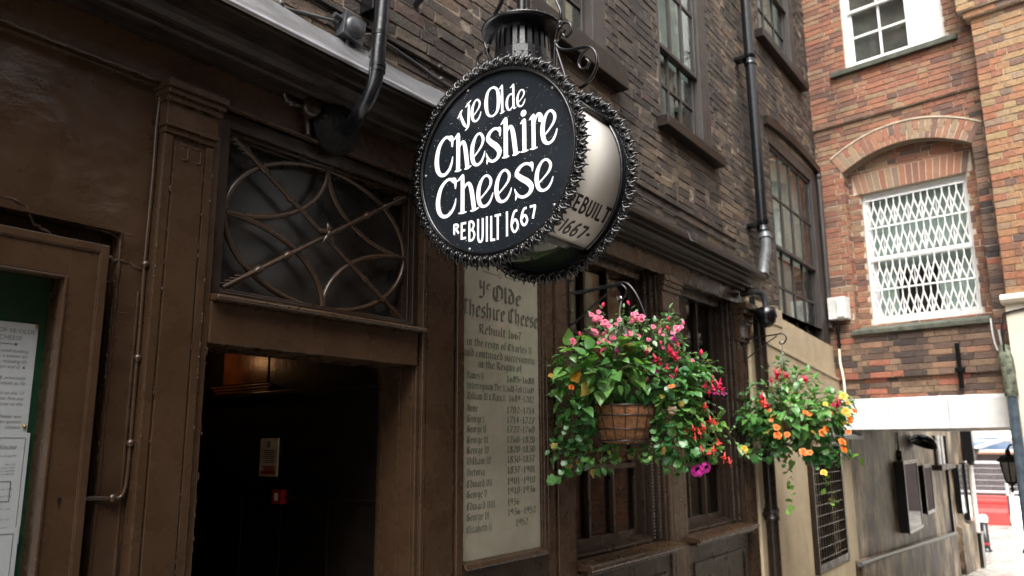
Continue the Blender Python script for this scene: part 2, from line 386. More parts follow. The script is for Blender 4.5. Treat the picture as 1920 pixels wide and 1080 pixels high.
def tag(o, label, cat, group=None, kind=None):
    o['label'] = label; o['category'] = cat
    if group: o['group'] = group
    if kind: o['kind'] = kind
    return o
def thing(name, label, cat, loc=(0, 0, 0), rz=0, group=None):
    o = bpy.data.objects.new(name, None); col.objects.link(o); o.empty_display_size = .1
    o.location = loc; o.rotation_euler = (0, 0, rz); ACC[o.name] = Matrix.Translation(loc) @ Matrix.Rotation(rz, 4, 'Z')
    return tag(o, label, cat, group)
def struct(o): o['kind'] = 'structure'; return o
def dup(o, parent=None):
    c = o.copy(); col.objects.link(c)
    if parent is not None: c.parent = parent
    for ch in list(o.children): dup(ch, c)
    return c
def catmull(pts, n=8, closed=False):
    out = []; N = len(pts); g = (lambda i: pts[i % N]) if closed else (lambda i: pts[max(0, min(N-1, i))])
    for i in range(N if closed else N-1):
        a, b, c, d = g(i-1), g(i), g(i+1), g(i+2)
        for k in range(n):
            t = k/n; out.append(tuple(.5*((2*b[j])+(-a[j]+c[j])*t+(2*a[j]-5*b[j]+4*c[j]-d[j])*t*t+(-a[j]+3*b[j]-3*c[j]+d[j])*t**3) for j in range(len(b))))
    if not closed: out.append(tuple(pts[-1]))
    return out
def ribbon(mb, pts, to3, closed=False, smooth=True, n=6, lift=0):
    """a painted stroke: (u, v, width) points -> flat strip; to3(u, v, lift) gives the 3-D point"""
    p = catmull(pts, n, closed) if smooth else list(pts)
    N = len(p); L = []; Rr = []
    for i in range(N):
        a = p[(i-1) % N] if (closed or i > 0) else p[i]; b = p[(i+1) % N] if (closed or i < N-1) else p[i]
        dx, dy = b[0]-a[0], b[1]-a[1]; l = math.hypot(dx, dy) or 1; nx, ny = -dy/l, dx/l; h = max(p[i][2], .0004)/2
        L.append(to3(p[i][0]+nx*h, p[i][1]+ny*h, lift)); Rr.append(to3(p[i][0]-nx*h, p[i][1]-ny*h, lift))
    f = [(i, (i+1) % N, N+(i+1) % N, N+i) for i in range(N if closed else N-1)]
    mb.add(L+Rr, f)

# ------------------------------------------------------------------ bricks laid one by one
def lay(mb, x0, x1, z0, z1, y, holes=(), L=.222, H=.073, J=.011, seed=1, proud=.009, skip=None, jit=1.0):
    rg = random.Random(seed); r = 0; z = z0
    while z < z1-.01:
        za, zb = z+J/2, min(z+H-J/2, z1); zm = (za+zb)/2; x = x0-(0 if r % 2 else L*.75)-L; k = r % 2
        segs = [(x0, x1)]
        for h in holes:
            if h[2] < zm < h[3]:
                ns = []
                for a, c in segs:
                    if h[1] <= a or h[0] >= c: ns.append((a, c)); continue
                    if h[0] > a: ns.append((a, h[0]))
                    if h[1] < c: ns.append((h[1], c))
                segs = ns
        wob = rg.uniform(-.002, .002)*jit
        while x < x1:
            ln = L if k % 2 == 0 else L*.48; k += 1; ln *= rg.uniform(.95, 1.05)
            xa, xb = x+J/2, x+ln-J/2; x += ln
            for a, c in segs:
                p, q = max(xa, a), min(xb, c)
                if q-p < .03: continue
                if skip and skip((p+q)/2, zm): continue
                j = lambda t: rg.uniform(-t, t)*jit
                yo = y-proud+j(.0025); zz = wob+j(.0012)
                f = [(p+j(.0025), yo+j(.0015), za+zz+j(.002)), (q+j(.0025), yo+j(.0015), za+zz+j(.002)), (q+j(.0025), yo+j(.0015), zb+zz+j(.002)), (p+j(.0025), yo+j(.0015), zb+zz+j(.002))]
                e = .0045
                mid = [(f[0][0]-e, yo+.006, f[0][2]-e), (f[1][0]+e, yo+.006, f[1][2]-e), (f[2][0]+e, yo+.006, f[2][2]+e), (f[3][0]-e, yo+.006, f[3][2]+e)]
                bk = [(v[0], y+.01, v[2]) for v in mid]
                mb.add(f+mid+bk, [(0, 1, 2, 3)]+[(i, 4+i, 4+(i+1) % 4, (i+1) % 4) for i in range(4)]+[(4+i, 8+i, 8+(i+1) % 4, 4+(i+1) % 4) for i in range(4)])
        z += H; r += 1
    return mb
def brickmat(name, stops, soot=.6, sootcol=(.02, .017, .015), sscale=1.3, lo=.42, hi=.62, moss=0, rough=.7):
    m, n, b = NT(name); g = n.nodes.new('ShaderNodeNewGeometry')
    c = ramp(n, g.outputs['Random Per Island'], stops, 'CONSTANT' if False else 'LINEAR')
    c = mixc(n, .75, c, ramp(n, noise(n, 38, 6, .7), [(.28, .4), (.5, 1), (.75, 1.35)]), 'MULTIPLY')
    c = mixc(n, .6, c, ramp(n, noise(n, 150, 4, .7), [(.3, .55), (.7, 1.25)]), 'MULTIPLY')
    if soot: c = mixc(n, ramp(n, noise(n, sscale, 7, .7), [(lo, 0), (hi, soot)]), c, sootcol)
    if moss: c = mixc(n, ramp(n, noise(n, 2.3, 6, .7), [(.66, 0), (.74, moss)]), c, (.055, .06, .018))
    n.links.new(c, b.inputs['Base Color']); b.inputs['Roughness'].default_value = rough; b.inputs['Specular IOR Level'].default_value = .35
    bump(n, b, mth(n, 'ADD', noise(n, 60, 5, .7), mth(n, 'MULTIPLY', noise(n, 14, 3), .8)), .8, .012)
    return m
def mortarmat(name, c, soot, sscale=1.3, lo=.42, hi=.62):
    m, n, b = NT(name)
    k = ramp(n, noise(n, 30, 6, .7), [(.3, tuple(x*.5 for x in c)), (.65, c)])
    if soot: k = mixc(n, ramp(n, noise(n, sscale, 7, .7), [(lo, 0), (hi, soot)]), k, (.03, .025, .02))
    n.links.new(k, b.inputs['Base Color']); b.inputs['Roughness'].default_value = .9; b.inputs['Specular IOR Level'].default_value = .2
    bump(n, b, noise(n, 90, 5, .7), .7, .006); return m
M['kb'] = brickmat('sooty_stock_bricks', [(0, (.042, .032, .027)), (.3, (.070, .053, .042)), (.6, (.096, .071, .053)), (.8, (.125, .091, .064)), (.92, (.165, .120, .077)), (.97, (.12, .068, .050)), (1, (.055, .043, .038))], .85, (.026, .022, .020), 1.2, .43, .60)
M['kbm'] = mortarmat('sooty_mortar', (.31, .25, .19), .75, 1.2, .46, .62)
M['kr'] = brickmat('red_stock_bricks', [(0, (.12, .068, .052)), (.12, (.19, .092, .066)), (.30, (.275, .112, .068)), (.52, (.325, .135, .077)), (.70, (.305, .16, .09)), (.84, (.295, .195, .115)), (.94, (.24, .125, .08)), (1, (.12, .078, .064))], .6, (.065, .042, .034), .8, .46, .66, .5)
M['krm'] = mortarmat('pale_mortar', (.60, .51, .40), .35, .8, .5, .7)
M['kd'] = brickmat('blackened_bricks', [(0, (.045, .034, .03)), (.25, (.095, .062, .050)), (.5, (.155, .095, .066)), (.7, (.215, .135, .085)), (.84, (.26, .17, .105)), (.92, (.32, .11, .068)), (1, (.36, .13, .08))], .5, (.045, .035, .03), 1.5, .47, .68, .6)
M['kdm'] = mortarmat('dirty_mortar', (.36, .275, .20), .6, 1.5, .45, .66)
M['kp'] = brickmat('orange_pier_bricks', [(0, (.13, .09, .07)), (.12, (.27, .125, .075)), (.32, (.355, .14, .074)), (.54, (.355, .19, .096)), (.77, (.35, .245, .125)), (.9, (.31, .205, .13)), (1, (.18, .12, .09))], .35, (.07, .05, .04), .7, .52, .72)
M['kpm'] = mortarmat('pier_mortar', (.62, .53, .41), .25, .7, .5, .7)

# ------------------------------------------------------------------ ground
def gz(x): return 0 if x < 5 else (-(x-5)*.067 if x < 20 else -1.005)
g = MB()
xs_ = [-60, -6, 0, 5, 8, 11, 14, 17, 20, 24, 40, 160]
for a, b in zip(xs_, xs_[1:]):
    g.add([(a, -90, gz(a)), (b, -90, gz(b)), (b, 90, gz(b)), (a, 90, gz(a))], [(0, 1, 2, 3)])
struct(g.build('ground', M['paving']))

# ------------------------------------------------------------------ the old pub
pub = thing('pub_building', 'old pub with dark brown timber shopfront and sooty brick upper storeys', 'building')
def part(mb, name, mat, bevel=0, parent=pub): return mb.build(name, M[mat], parent, bevel)
# sooty brick wall with real openings
WA = (3.28, 4.2, 4.06, 5.75); WB = (5.0, 6.0, 3.96, 5.75); WC = (7.46, 8.86, 5.74, 7.4); WD = (7.5, 9.34, 2.68, 4.72)
b = MB().wall(-3, 9.37, 2.86, 9.0, .05, [WA, WB, WC, (7.5, 9.34, 2.5, 4.72)], .24)
part(b, 'brick_wall', 'kbm')
part(lay(MB(), .8, 9.36, 2.90, 8.2, .05, [WA, WB, WC, (7.5, 9.34, 2.5, 4.80)], seed=3, jit=1.6, L=.205, H=.061, J=.0105, proud=.005), 'bricks', 'kb')
# closed shell behind the facade so that no daylight leaks in
b = MB(); b.box(-3, 9.37, 3.0, 3.1, -1.2, 9.0); b.box(-3.1, -3, .05, 3.1, -1.2, 9.0); b.box(9.37, 9.5, .30, 3.1, -1.2, 9.0); b.box(-3, 9.37, .05, 3.0, 9.0, 9.15); b.box(-3, 9.37, .30, 3.0, 2.76, 2.82)
part(b, 'interior_shell', 'wood')
# painted render, left of the pilaster, with the opening for the notice case
b = MB().wall(-3, 1.235, -.1, 2.76, .05, [(.15, 1.148, .8, 2.262)], .16)
b.add([(-.0, .2, .7), (1.2, .2, .7), (1.2, .2, 2.4), (-.0, .2, 2.4)], [(0, 1, 2, 3)])
part(b, 'rendered_wall', 'brownwall')
rng = random.Random(4)
b = MB()
pts = []
for (x0, z0), (x1, z1) in zip([(.70, 2.33), (.826, 2.299), (.89, 2.286), (.917, 2.24), (.961, 2.219), (1.018, 2.213), (1.064, 2.194), (1.118, 2.192), (1.138, 2.18), (1.183, 2.182)], [(.826, 2.299), (.89, 2.286), (.917, 2.24), (.961, 2.219), (1.018, 2.213), (1.064, 2.194), (1.118, 2.192), (1.138, 2.18), (1.183, 2.182), (1.232, 2.165)]):
    for k in range(5):
        t = k/5; pts.append((x0+(x1-x0)*t+rng.uniform(-.002, .002), .051, z0+(z1-z0)*t+rng.uniform(-.003, .003)))
b.tube(pts, [rng.uniform(.0025, .006) for _ in pts], 6)
for q in range(9):   # smaller wrinkles of old paint
    x, z = rng.uniform(.85, 1.2), rng.uniform(2.28, 2.1) if q > 3 else rng.uniform(2.0, 2.15); pp = []
    for k in range(9): pp.append((x+k*.011, .051, z)); z += rng.uniform(-.006, .004)
    b.tube(pp, [.0006]+[rng.uniform(.001, .0028) for _ in range(7)]+[.0006], 5)
part(b, 'paint_ridge', 'brownwall')
b = MB()   # lumpy arris round the case opening
for P0, P1 in (((.15, 2.268), (1.156, 2.268)), ((1.156, 2.268), (1.152, .8)), ((1.222, 2.10), (1.222, .3))):
    n_ = 60; b.tube([(P0[0]+(P1[0]-P0[0])*k/n_, .05, P0[1]+(P1[1]-P0[1])*k/n_) for k in range(n_+1)], [rng.uniform(.004, .008) for _ in range(n_+1)], 6)
b.box(.15, 1.146, .03, .2, 2.2625, 2.27)
part(b, 'opening_arris', 'brown')
b = MB()   # stepped dark moulding inside the opening
b.box(1.118, 1.147, .085, .2, .8, 2.2615); b.box(1.10, 1.119, .12, .2, .8, 2.232); b.box(.15, 1.117, .085, .2, 2.232, 2.2615); b.box(.15, 1.099, .12, .2, 2.21, 2.2315)
part(b, 'opening_moulding', 'browndark', .002)
# fascia and string
b = MB(); b.box(-3, 6.42, .012, .3, 2.762, 2.882); b.box(-3, 1.235, .03, .06, 2.748, 2.765); b.box(1.408, 6.2, -.004, .02, 2.752, 2.762)
part(b, 'fascia', 'brown', .003)
b = MB(); n_ = 70
b.tube([(-.2+1.44*k/n_, .014+rng.uniform(-.002, .002), 2.762+rng.uniform(-.003, .003)) for k in range(n_+1)], .006, 6)
part(b, 'string_moulding', 'brown')
# cornice
prof = [(.06, 2.88), (-.02, 2.882), (-.024, 2.898), (-.05, 2.900), (-.062, 2.906), (-.066, 2.922), (-.08, 2.926), (-.098, 2.938), (-.11, 2.953), (-.145, 2.955), (-.15, 2.966), (-.196, 2.968), (-.2, 2.975), (-.2, 3.0), (-.188, 3.01), (.06, 3.205)]
b = MB().prism(prof, -3, 6.40, 'x'); part(b, 'cornice', 'weather')
lead = [(.062, 3.207), (-.188, 3.012), (-.203, 3.002), (-.2055, 2.984), (-.209, 2.984), (-.2085, 3.004), (-.19, 3.02), (-.05, 3.135), (.0, 3.19), (.03, 3.235), (.05, 3.245), (.062, 3.245)]
b = MB(); n_ = 40; X0, X1 = -3, 3.0
vs = []; k_ = len(lead)
for i in range(n_+1):
    x = X0+(X1-X0)*i/n_; wob = .004*math.sin(i*1.9)+.003*math.sin(i*4.3)
    for (y, z) in lead: vs.append((x, y, z+(wob if z > 3.005 else 0)))
b.add(vs, [(i*k_+j, i*k_+(j+1) % k_, (i+1)*k_+(j+1) % k_, (i+1)*k_+j) for i in range(n_) for j in range(k_)], True)
part(b, 'lead_flashing', 'lead')
# pilasters
def pilaster(x0, x1, zc0, zc1, z0=0, name='pilaster'):
    w_ = x1-x0; b = MB(); b.box(x0, x1, .006, .25, z0, zc0)
    g0, g1 = x0+w_*.18, x0+w_*.82
    b.box(x0, g0-.003, 0, .006, z0, zc0-.004); b.box(g0+.003, g1-.003, -.0015, .006, z0, zc0-.035); b.box(g1+.003, x1, 0, .006, z0, zc0-.004)
    h = zc1-zc0
    for i, (f0, f1, p) in enumerate(((0, .12, .006), (.12, .2, .016), (.2, .62, .010), (.62, .74, .022), (.74, .86, .032), (.86, 1, .042))):
        b.box(x0-p*.5, x1+p*.5, -p, .25, zc0+h*f0, zc0+h*f1)
    for xa in (x0+w_*.3, x0+w_*.56):   # incised square hooks under the cap
        b.box(xa, xa+w_*.18, -.0055, 0, zc0-.030, zc0-.0245); b.box(xa+w_*.145, xa+w_*.18, -.0052, 0, zc0-.075, zc0-.0305); b.box(xa+w_*.06, xa+w_*.1445, -.0054, 0, zc0-.077, zc0-.0715)
    return part(b, name, 'brown', .0025)
pilaster(1.237, 1.407, 2.60, 2.761)
pilaster(4.775, 5.04, 2.47, 2.751)
# doorcase
b = MB()
b.box(1.409, 1.437, .012, .25, 0, 2.76)
b.box(2.404, 2.425, .012, .03, 0, 1.962); b.box(2.425, 2.445, -.004, .25, 0, 2.751); b.box(2.445, 2.455, .006, .25, 0, 2.751)
b.box(2.455, 2.63, 0, .25, 0, 2.751); b.box(2.63, 2.648, .012, .25, 0, 2.751)
b.box(2.648, 2.688, -.006, .25, 0, 2.751)
part(b, 'door_frame', 'brown', .003)
b = MB(); b.box(1.437, 2.402, .004, .22, 1.963, 2.098); b.prism([(.004, 2.098), (-.03, 2.101), (-.034, 2.11), (-.026, 2.118), (.05, 2.128), (.22, 2.128), (.22, 2.098)], 1.437, 2.4245, 'x')
part(b, 'door_transom', 'brown', .004)
b = MB(); b.box(2.402, 2.4245, .031, .205, -.1, 1.962); b.box(2.395, 2.4015, .093, .113, -.1, 1.96); b.box(2.396, 2.4015, .19, .205, -.1, 1.96); b.box(2.4246, 2.52, .19, .209, -.1, 1.962)
part(b, 'door_reveal', 'brown', .002)
b = MB(); rgd = random.Random(31)
for (x, y, z0, z1, n_) in ((1.2385, .0, .9, 2.59, 26), (1.2665, -.001, .9, 2.55, 16), (1.376, -.001, .9, 2.55, 18), (1.4055, .0, .9, 2.59, 22), (1.437, .010, 1.0, 1.96, 14), (2.445, -.003, .9, 2.74, 22), (2.456, .0, .9, 2.74, 26), (2.63, .0, .9, 2.74, 18), (2.650, -.005, .9, 2.74, 26), (2.687, -.005, .9, 2.74, 20), (3.366, .0, .9, 2.7, 12), (3.43, .0, .9, 2.7, 14), (3.60, -.005, .9, 2.7, 14), (1.147, .05, .9, 2.25, 40)):
    for k in range(n_):
        z = rgd.uniform(z0, z1)
        for q_ in range(rgd.choice((1, 1, 2, 4))): b.ball((x+rgd.uniform(-.0015, .0015), y, z+q_*rgd.uniform(.004, .010)), rgd.uniform(.0010, .0027), 6, (1, .8, rgd.uniform(1, 2.6)))
for k in range(60): b.ball((rgd.uniform(1.45, 2.39), .006, 1.964), rgd.uniform(.0015, .0035), 6, (1, .8, 1.2))
for k in range(50): b.ball((rgd.uniform(1.45, 2.41), -.033, 2.108+rgd.uniform(-.004, .004)), rgd.uniform(.001, .003), 6, (rgd.uniform(1, 3), 1, .8))
part(b, 'paint_drips', 'brown')['kind'] = 'stuff'
# fanlight
fan = MB().frame(1.438, 2.424, 2.129, 2.7515, .03, .2, .045, .03, .012, .052)
for k, d in ((.012, .05), (.024, .075)): fan.frame(1.483-k*0+.0, 2.394, 2.141, 2.6995, d, .2, k*.5+.006)
fan = part(fan, 'fanlight', 'browndark', .003)
MB().box(1.49, 2.39, .118, .122, 2.145, 2.695).build('glass', M['glassfan'], fan)
b = MB(); ex, ez, ea, eb, gy = 1.944, 2.419, .437, .2745, .075
b.tube([(ex+ea*math.cos(2*math.pi*k/72), gy, ez+eb*math.sin(2*math.pi*k/72)) for k in range(72)], .0105, 8, True)
for sx in (-1, 1):
    for sz in (-1, 1):
        pts = []
        for k in range(25):
            a = math.pi/2*k/24; pts.append((ex+sx*ea*(1-math.cos(a)), gy-.004, ez+sz*eb*(1-math.sin(a))))
        b.tube(pts, .0105, 8)
def rod(p, q, y):
    p = Vector((p[0], y, p[1])); q = Vector((q[0], y, q[1])); d = (q-p); L = d.length; d.normalize(); n_ = Vector((-d.z, 0, d.x))
    b.tube([p, q], .0095, 8)
    for t in (.16, .30, .74, .86):
        c = p+d*L*t; b.tube([c-d*.02, c-d*.006, c+d*.006, c+d*.02], [.008, .0145, .0145, .008], 8)
    for end, s_ in ((p, 1), (q, -1)):
        for k in range(4):    # barbed flight / leaf tip
            for sd_ in (-1, 1):
                c = end+d*s_*(.008+.022*k); b.tube([c+d*s_*.022, c+n_*sd_*.012, c-d*s_*.012+n_*sd_*.02], [.005, .006, .001], 5)
        b.tube([end+d*s_*.02, end-d*s_*.012], [.008, .001], 6)
rod((1.513, 2.694), (2.373, 2.148), gy-.010); rod((1.507, 2.156), (2.368, 2.692), gy-.018)
for k in range(5):
    a = 2*math.pi*k/5+.4; d = Vector((math.cos(a), 0, math.sin(a))); c = Vector((1.938, gy-.026, 2.431))
    b.tube([c, c+d*.022+Vector((0, -.006, 0)), c+d*.045], [.006, .012, .002], 7)
b.ball((1.938, gy-.034, 2.431), .013, 8)
b.build('fanlight_grille', M['brown'], fan)
# lobby seen through the door
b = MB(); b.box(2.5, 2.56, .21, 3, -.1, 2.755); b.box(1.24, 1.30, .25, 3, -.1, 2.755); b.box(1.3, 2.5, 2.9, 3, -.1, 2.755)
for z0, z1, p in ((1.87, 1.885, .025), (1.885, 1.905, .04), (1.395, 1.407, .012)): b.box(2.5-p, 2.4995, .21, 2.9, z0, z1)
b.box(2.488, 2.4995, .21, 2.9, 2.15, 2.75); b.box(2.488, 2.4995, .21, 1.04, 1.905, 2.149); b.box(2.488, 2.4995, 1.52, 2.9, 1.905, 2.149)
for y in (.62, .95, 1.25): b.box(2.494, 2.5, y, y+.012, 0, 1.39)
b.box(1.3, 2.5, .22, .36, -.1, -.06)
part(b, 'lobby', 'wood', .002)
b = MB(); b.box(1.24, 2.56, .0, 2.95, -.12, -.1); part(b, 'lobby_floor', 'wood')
b = MB(); b.box(1.3005, 2.4875, .225, 2.8995, 2.15, 2.17); part(b, 'lobby_baffle', 'wood')  # added low slab, unseen, keeps the lamp's glow off the fanlight
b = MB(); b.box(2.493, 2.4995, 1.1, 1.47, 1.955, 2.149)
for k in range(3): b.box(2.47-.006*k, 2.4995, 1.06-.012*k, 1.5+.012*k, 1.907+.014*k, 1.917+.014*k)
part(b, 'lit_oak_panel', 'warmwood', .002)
ld = bpy.data.lights.new('lobby_lamp', 'POINT'); ld.energy = .16; ld.color = (1, .5, .2); ld.shadow_soft_size = .03
lo = bpy.data.objects.new('lobby_lamp', ld); lo.location = (2.30, 1.40, 2.09); col.objects.link(lo)
# post between list board and windows, carcass under the windows
b = MB(); b.box(3.366, 3.43, .0, .25, -.1, 2.752); b.box(3.43, 3.45, .01, .25, -.1, 2.751); b.box(3.45, 3.60, -.006, .25, -.1, 2.752); b.box(3.60, 3.64, .008, .25, -.1, 2.752)
part(b, 'timber_post', 'brown', .003)
b = MB(); b.box(2.688, 3.366, .0, .25, -.1, 1.118); b.box(2.72, 3.33, -.008, 0, .2, .22); b.box(2.72, 3.33, -.008, 0, 1.0, 1.02); b.box(2.72, 2.74, -.008, 0, .2201, .9999); b.box(3.31, 3.33, -.008, 0, .2201, .9999)
b.box(3.64, 4.775, .01, .25, -.1, .99); b.frame(3.70, 4.70, .2, .86, -.001, .01, .022); b.box(5.04, 6.18, .01, .25, -.1, .99); b.frame(5.12, 6.08, .2, .86, -.001, .01, .022)
b.box(2.688, 6.2, .03, .25, 2.752, 2.7615)
part(b, 'stallriser', 'browndark', .003)
def shop_window(x0, x1, xg, sill_end, zt, zbars, cols):
    fr = MB(); yf = .12
    # frame: stepped sides and head
    fr.box(x0, x0+.03, .06, .25, 1.04, zt); fr.box(xg, xg+.075, yf, .25, 1.04, zt)
    for k, (dx, y) in enumerate(((.075, .095), (.11, .062), (.145, .035), (.185, .012))):
        fr.box(xg+dx, x1 if k == 3 else xg+dx+.04, y, .25, 1.04, zt)
    fr.box(x0+.03, xg+.075, .07, .25, zt-.06, zt); fr.box(x0+.03, xg, yf, .25, 1.075, 1.125)
    fr.prism([(.25, 1.04), (.25, 1.085), (.118, 1.085), (.06, 1.062), (.058, 1.045)], x0+.03, xg+.12, 'x')
    fr.box(x0+.003, x1-.003, .0605, .249, .982, 1.0395)
    w_ = part(fr, 'shop_window', 'browndark', .003)
    b = MB()
    step = (xg-(x0+.03))/cols
    for i in range(1, cols): b.box(x0+.03+step*i-.013, x0+.03+step*i+.013, .112, .165, 1.125, zt-.06)
    for z in zbars: b.prism([(.165, z+.016), (.118, z+.014), (.106, z+.004), (.106, z-.012), (.165, z-.016)], x0+.03, xg, 'x')
    b.build('glazing_bars', M['browndark'], w_, .002)
    MB().box(x0+.03, xg, .140, .144, 1.12, zt-.06).build('glass', M['glassdark'], w_)
    b = MB(); b.prism([(.06, 1.0), (-.075, .995), (-.08, 1.005), (-.08, 1.02), (-.07, 1.03), (.055, 1.042)], x0, sill_end, 'x'); b.box(x0+.02, sill_end-.02, -.045, .01, .975, .9955)
    b.build('sill', M['brown'], w_, .003)
    for xx, yy in ((xg+.128, .061), (xg+.166, .036)):   # two rows of small beads up the reveal
        b = MB(); z = 1.06
        while z < zt-.01: b.ball((xx, yy, z), .0085, 6); z += .0205
        b.build('bead_moulding', M['brown'], w_)
    b = MB(); b.box(x0+.03, xg, .23, .24, .99, zt) if False else b.box(x0-.02, xg+.1, .9, .95, .6, zt)
    b.build('dark_room', M['wood'], w_)
    return w_
shop_window(3.64, 4.775, 4.535, 4.765, 2.752, (1.506, 1.886, 2.267), 3)
shop_window(5.04, 6.18, 5.925, 6.19, 2.752, (1.486, 1.87, 2.25), 3)
# brown curtain edge inside first window
b = MB()
for k in range(14): b.box(3.95+.012*k, 3.961+.012*k, .30+.012*(k % 2), .33+.012*(k % 2), 1.12, 1.86)
part(b, 'curtain', 'warmwood')
# end pilaster with console
b = MB(); b.box(6.19, 6.40, .0, .25, -.1, 2.44)
for k in range(3): b.box(6.205+.06*k, 6.245+.06*k, -.007, 0, .2, 2.40)
for z0, z1, p in ((2.44, 2.47, .02), (2.47, 2.58, .03), (2.58, 2.61, .045), (2.61, 2.66, .06), (2.66, 2.70, .08), (2.70, 2.752, .1)): b.box(6.19-.3*p, 6.41+.2*p, -p, .25, z0, z1)
part(b, 'end_pilaster', 'brown', .004)
b = MB(); b.box(6.41, 6.47, .02, .25, -.3, 2.70); part(b, 'corner_strip', 'cream', .004)
# cream rendered base to the right
b = MB()
GR = (7.86, 9.16, .42, 1.66)
b.wall(6.471, 9.60, -1.0, 2.30, .0, [GR], .28)
b.hexa([(6.471, 0, 2.30), (9.60, 0, 2.3), (9.6, .28, 2.3), (6.471, .28, 2.3)], [(6.471, .0, 2.545), (9.6, .0, 2.31), (9.6, .28, 2.31), (6.471, .28, 2.545)])
b.hexa([(6.471, .03, 2.546), (9.42, .03, 2.325), (9.42, .28, 2.325), (6.471, .28, 2.546)], [(6.471, .03, 2.845), (9.42, .03, 2.69), (9.42, .28, 2.69), (6.471, .28, 2.845)])
b.hexa([(6.471, -.012, 2.52), (9.55, -.012, 2.288), (9.55, .04, 2.288), (6.471, .04, 2.52)], [(6.471, -.012, 2.552), (9.55, -.012, 2.318), (9.55, .04, 2.335), (6.471, .04, 2.57)])
b.box(6.6, 7.497, .02, .2, 2.70, 2.86)
part(b, 'cream_rendered_base', 'cream', .006)
gr = MB().frame(7.86, 9.16, .42, 1.66, -.015, .05, .07)
gr.box(7.86, 7.90, -.05, -.015, .42, 1.66)
gr = part(gr, 'grille_window', 'browndark', .004)
b = MB()
for k in range(13): b.tube([(7.95+.09*k, .012, .48), (7.95+.09*k, .012, 1.6)], .007, 6)
for k in range(11): b.tube([(7.93, .0, .53+.1*k), (9.09, .0, .53+.1*k)], .007, 6)
b.build('grille_bars', M['browndark'], gr)
MB().box(7.93, 9.09, .12, .15, .49, 1.59).build('dark_opening', M['wood'], gr)
b = MB().prism([(.02, 1.78), (-.16, 1.70), (-.16, 1.66), (.02, 1.68)], 7.9, 9.6, 'x'); part(b, 'lead_hood', 'greypipe')

def sash(parent, W, y, cols, rows_lo, rows_up, zm, fw=(.05, .05, .03, .05), mat='sash', glassm='glass', depth=.1, sill=None, sillmat='sash', tf=None, sheen_panel=None, bar=.011, name='sash_window'):
    x0, x1, z0, z1 = W
    f = MB(tf); f.frame(x0, x1, z0, z1, y, y+depth, *fw)
    gx0, gx1, gz0, gz1 = x0+fw[0], x1-fw[1], z0+fw[2], z1-fw[3]
    f.frame(gx0, gx1, zm-.022, gz1, y+.022, y+.055, .032); f.frame(gx0+.001, gx1-.001, gz0, zm+.02, y+.057, y+.09, .036, .036, .06, .03)
    o = f.build(name, M[mat], parent, .003)
    b = MB(tf)
    for i in range(1, cols):
        x = gx0+.032+(gx1-gx0-.064)*i/cols
        b.box(x-bar, x+bar, y+.026, y+.052, zm+.01, gz1-.032); b.box(x-bar, x+bar, y+.061, y+.087, gz0+.06, zm-.01)
    for j in range(1, rows_lo): z = gz0+.06+(zm-.01-gz0-.06)*j/rows_lo; b.box(gx0+.037, gx1-.037, y+.063, y+.085, z-bar, z+bar)
    for j in range(1, rows_up): z = zm+.01+(gz1-.032-zm-.01)*j/rows_up; b.box(gx0+.033, gx1-.033, y+.028, y+.050, z-bar, z+bar)
    b.build('glazing_bars', M[mat], o)
    b = MB(tf); b.box(gx0+.03, gx1-.03, y+.037, y+.041, zm, gz1-.03); b.box(gx0+.035, gx1-.035, y+.072, y+.076, gz0+.05, zm)
    b.build('glass', M[glassm], o)
    if sill:
        sx0, sx1, sz0, sz1, p = sill; b = MB(tf); b.prism([(y+depth, sz0), (y-p, sz0-.004), (y-p, sz1-.012), (y+depth, sz1)], sx0, sx1, 'x'); b.build('sill', M[sillmat], o, .006)
    if sheen_panel:  # pale panels close behind the glass stand in for reflected sky
        b = MB(tf)
        for (bx0, bx1, bz0, bz1, by) in sheen_panel: b.box(bx0, bx1, y+by, y+by+.012, bz0, bz1)
        b.build('sheen_panel', M['sheen_panel'], o)
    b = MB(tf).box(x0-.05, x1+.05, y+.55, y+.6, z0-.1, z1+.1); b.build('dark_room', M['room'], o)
    return o
M['sheen_panel'] = simple('pale_green_sheen', (.50, .545, .52), .7, 0, .3, .2, 5, .2, 30)  # pale sky reflection of the panes, painted as a panel colour
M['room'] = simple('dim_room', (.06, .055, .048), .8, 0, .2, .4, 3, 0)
M['net'] = simple('white_net', (.62, .62, .60), .8, 0, .2, .1, 3, .1)
sash(pub, WA, .045, 3, 2, 2, 4.62, (.05, .17, .02, .05), sill=(3.2, 4.33, 3.90, 4.06, .09), sillmat='weather', sheen_panel=[(3.3, 3.74, 4.08, 4.6, .15), (3.3, 4.1, 4.6, 5.7, .12)])
sash(pub, WB, .045, 3, 2, 2, 4.60, (.04, .19, .02, .05), sill=(4.93, 6.05, 3.87, 3.96, .09), sillmat='weather', sheen_panel=[(5.0, 5.9, 4.58, 5.7, .12), (5.0, 5.62, 3.98, 4.57, .16)])
sash(pub, WC, .045, 3, 2, 2, 6.55, (.06, .2, .02, .05), sill=(7.36, 8.95, 5.64, 5.74, .09), sillmat='weather', sheen_panel=[(7.46, 8.8, 5.75, 7.4, .13)])
wd = sash(pub, WD, .045, 4, 2, 2, 3.55, (.05, .28, .03, .13), sheen_panel=[(7.5, 9.2, 3.55, 4.7, .16), (7.5, 8.7, 2.7, 3.54, .2)], sill=(7.45, 9.36, 2.655, 2.685, .012), sillmat='weather')
b = MB()   # cambered head over the wide window
n_ = 14; top = []; bot = []
for k in range(n_+1):
    t = k/n_; x = 7.42+2.0*t; z = 4.79+.06*(1-(2*t-1)**2)
    bot.append((x, z-.06)); top.append((x, z+.03))
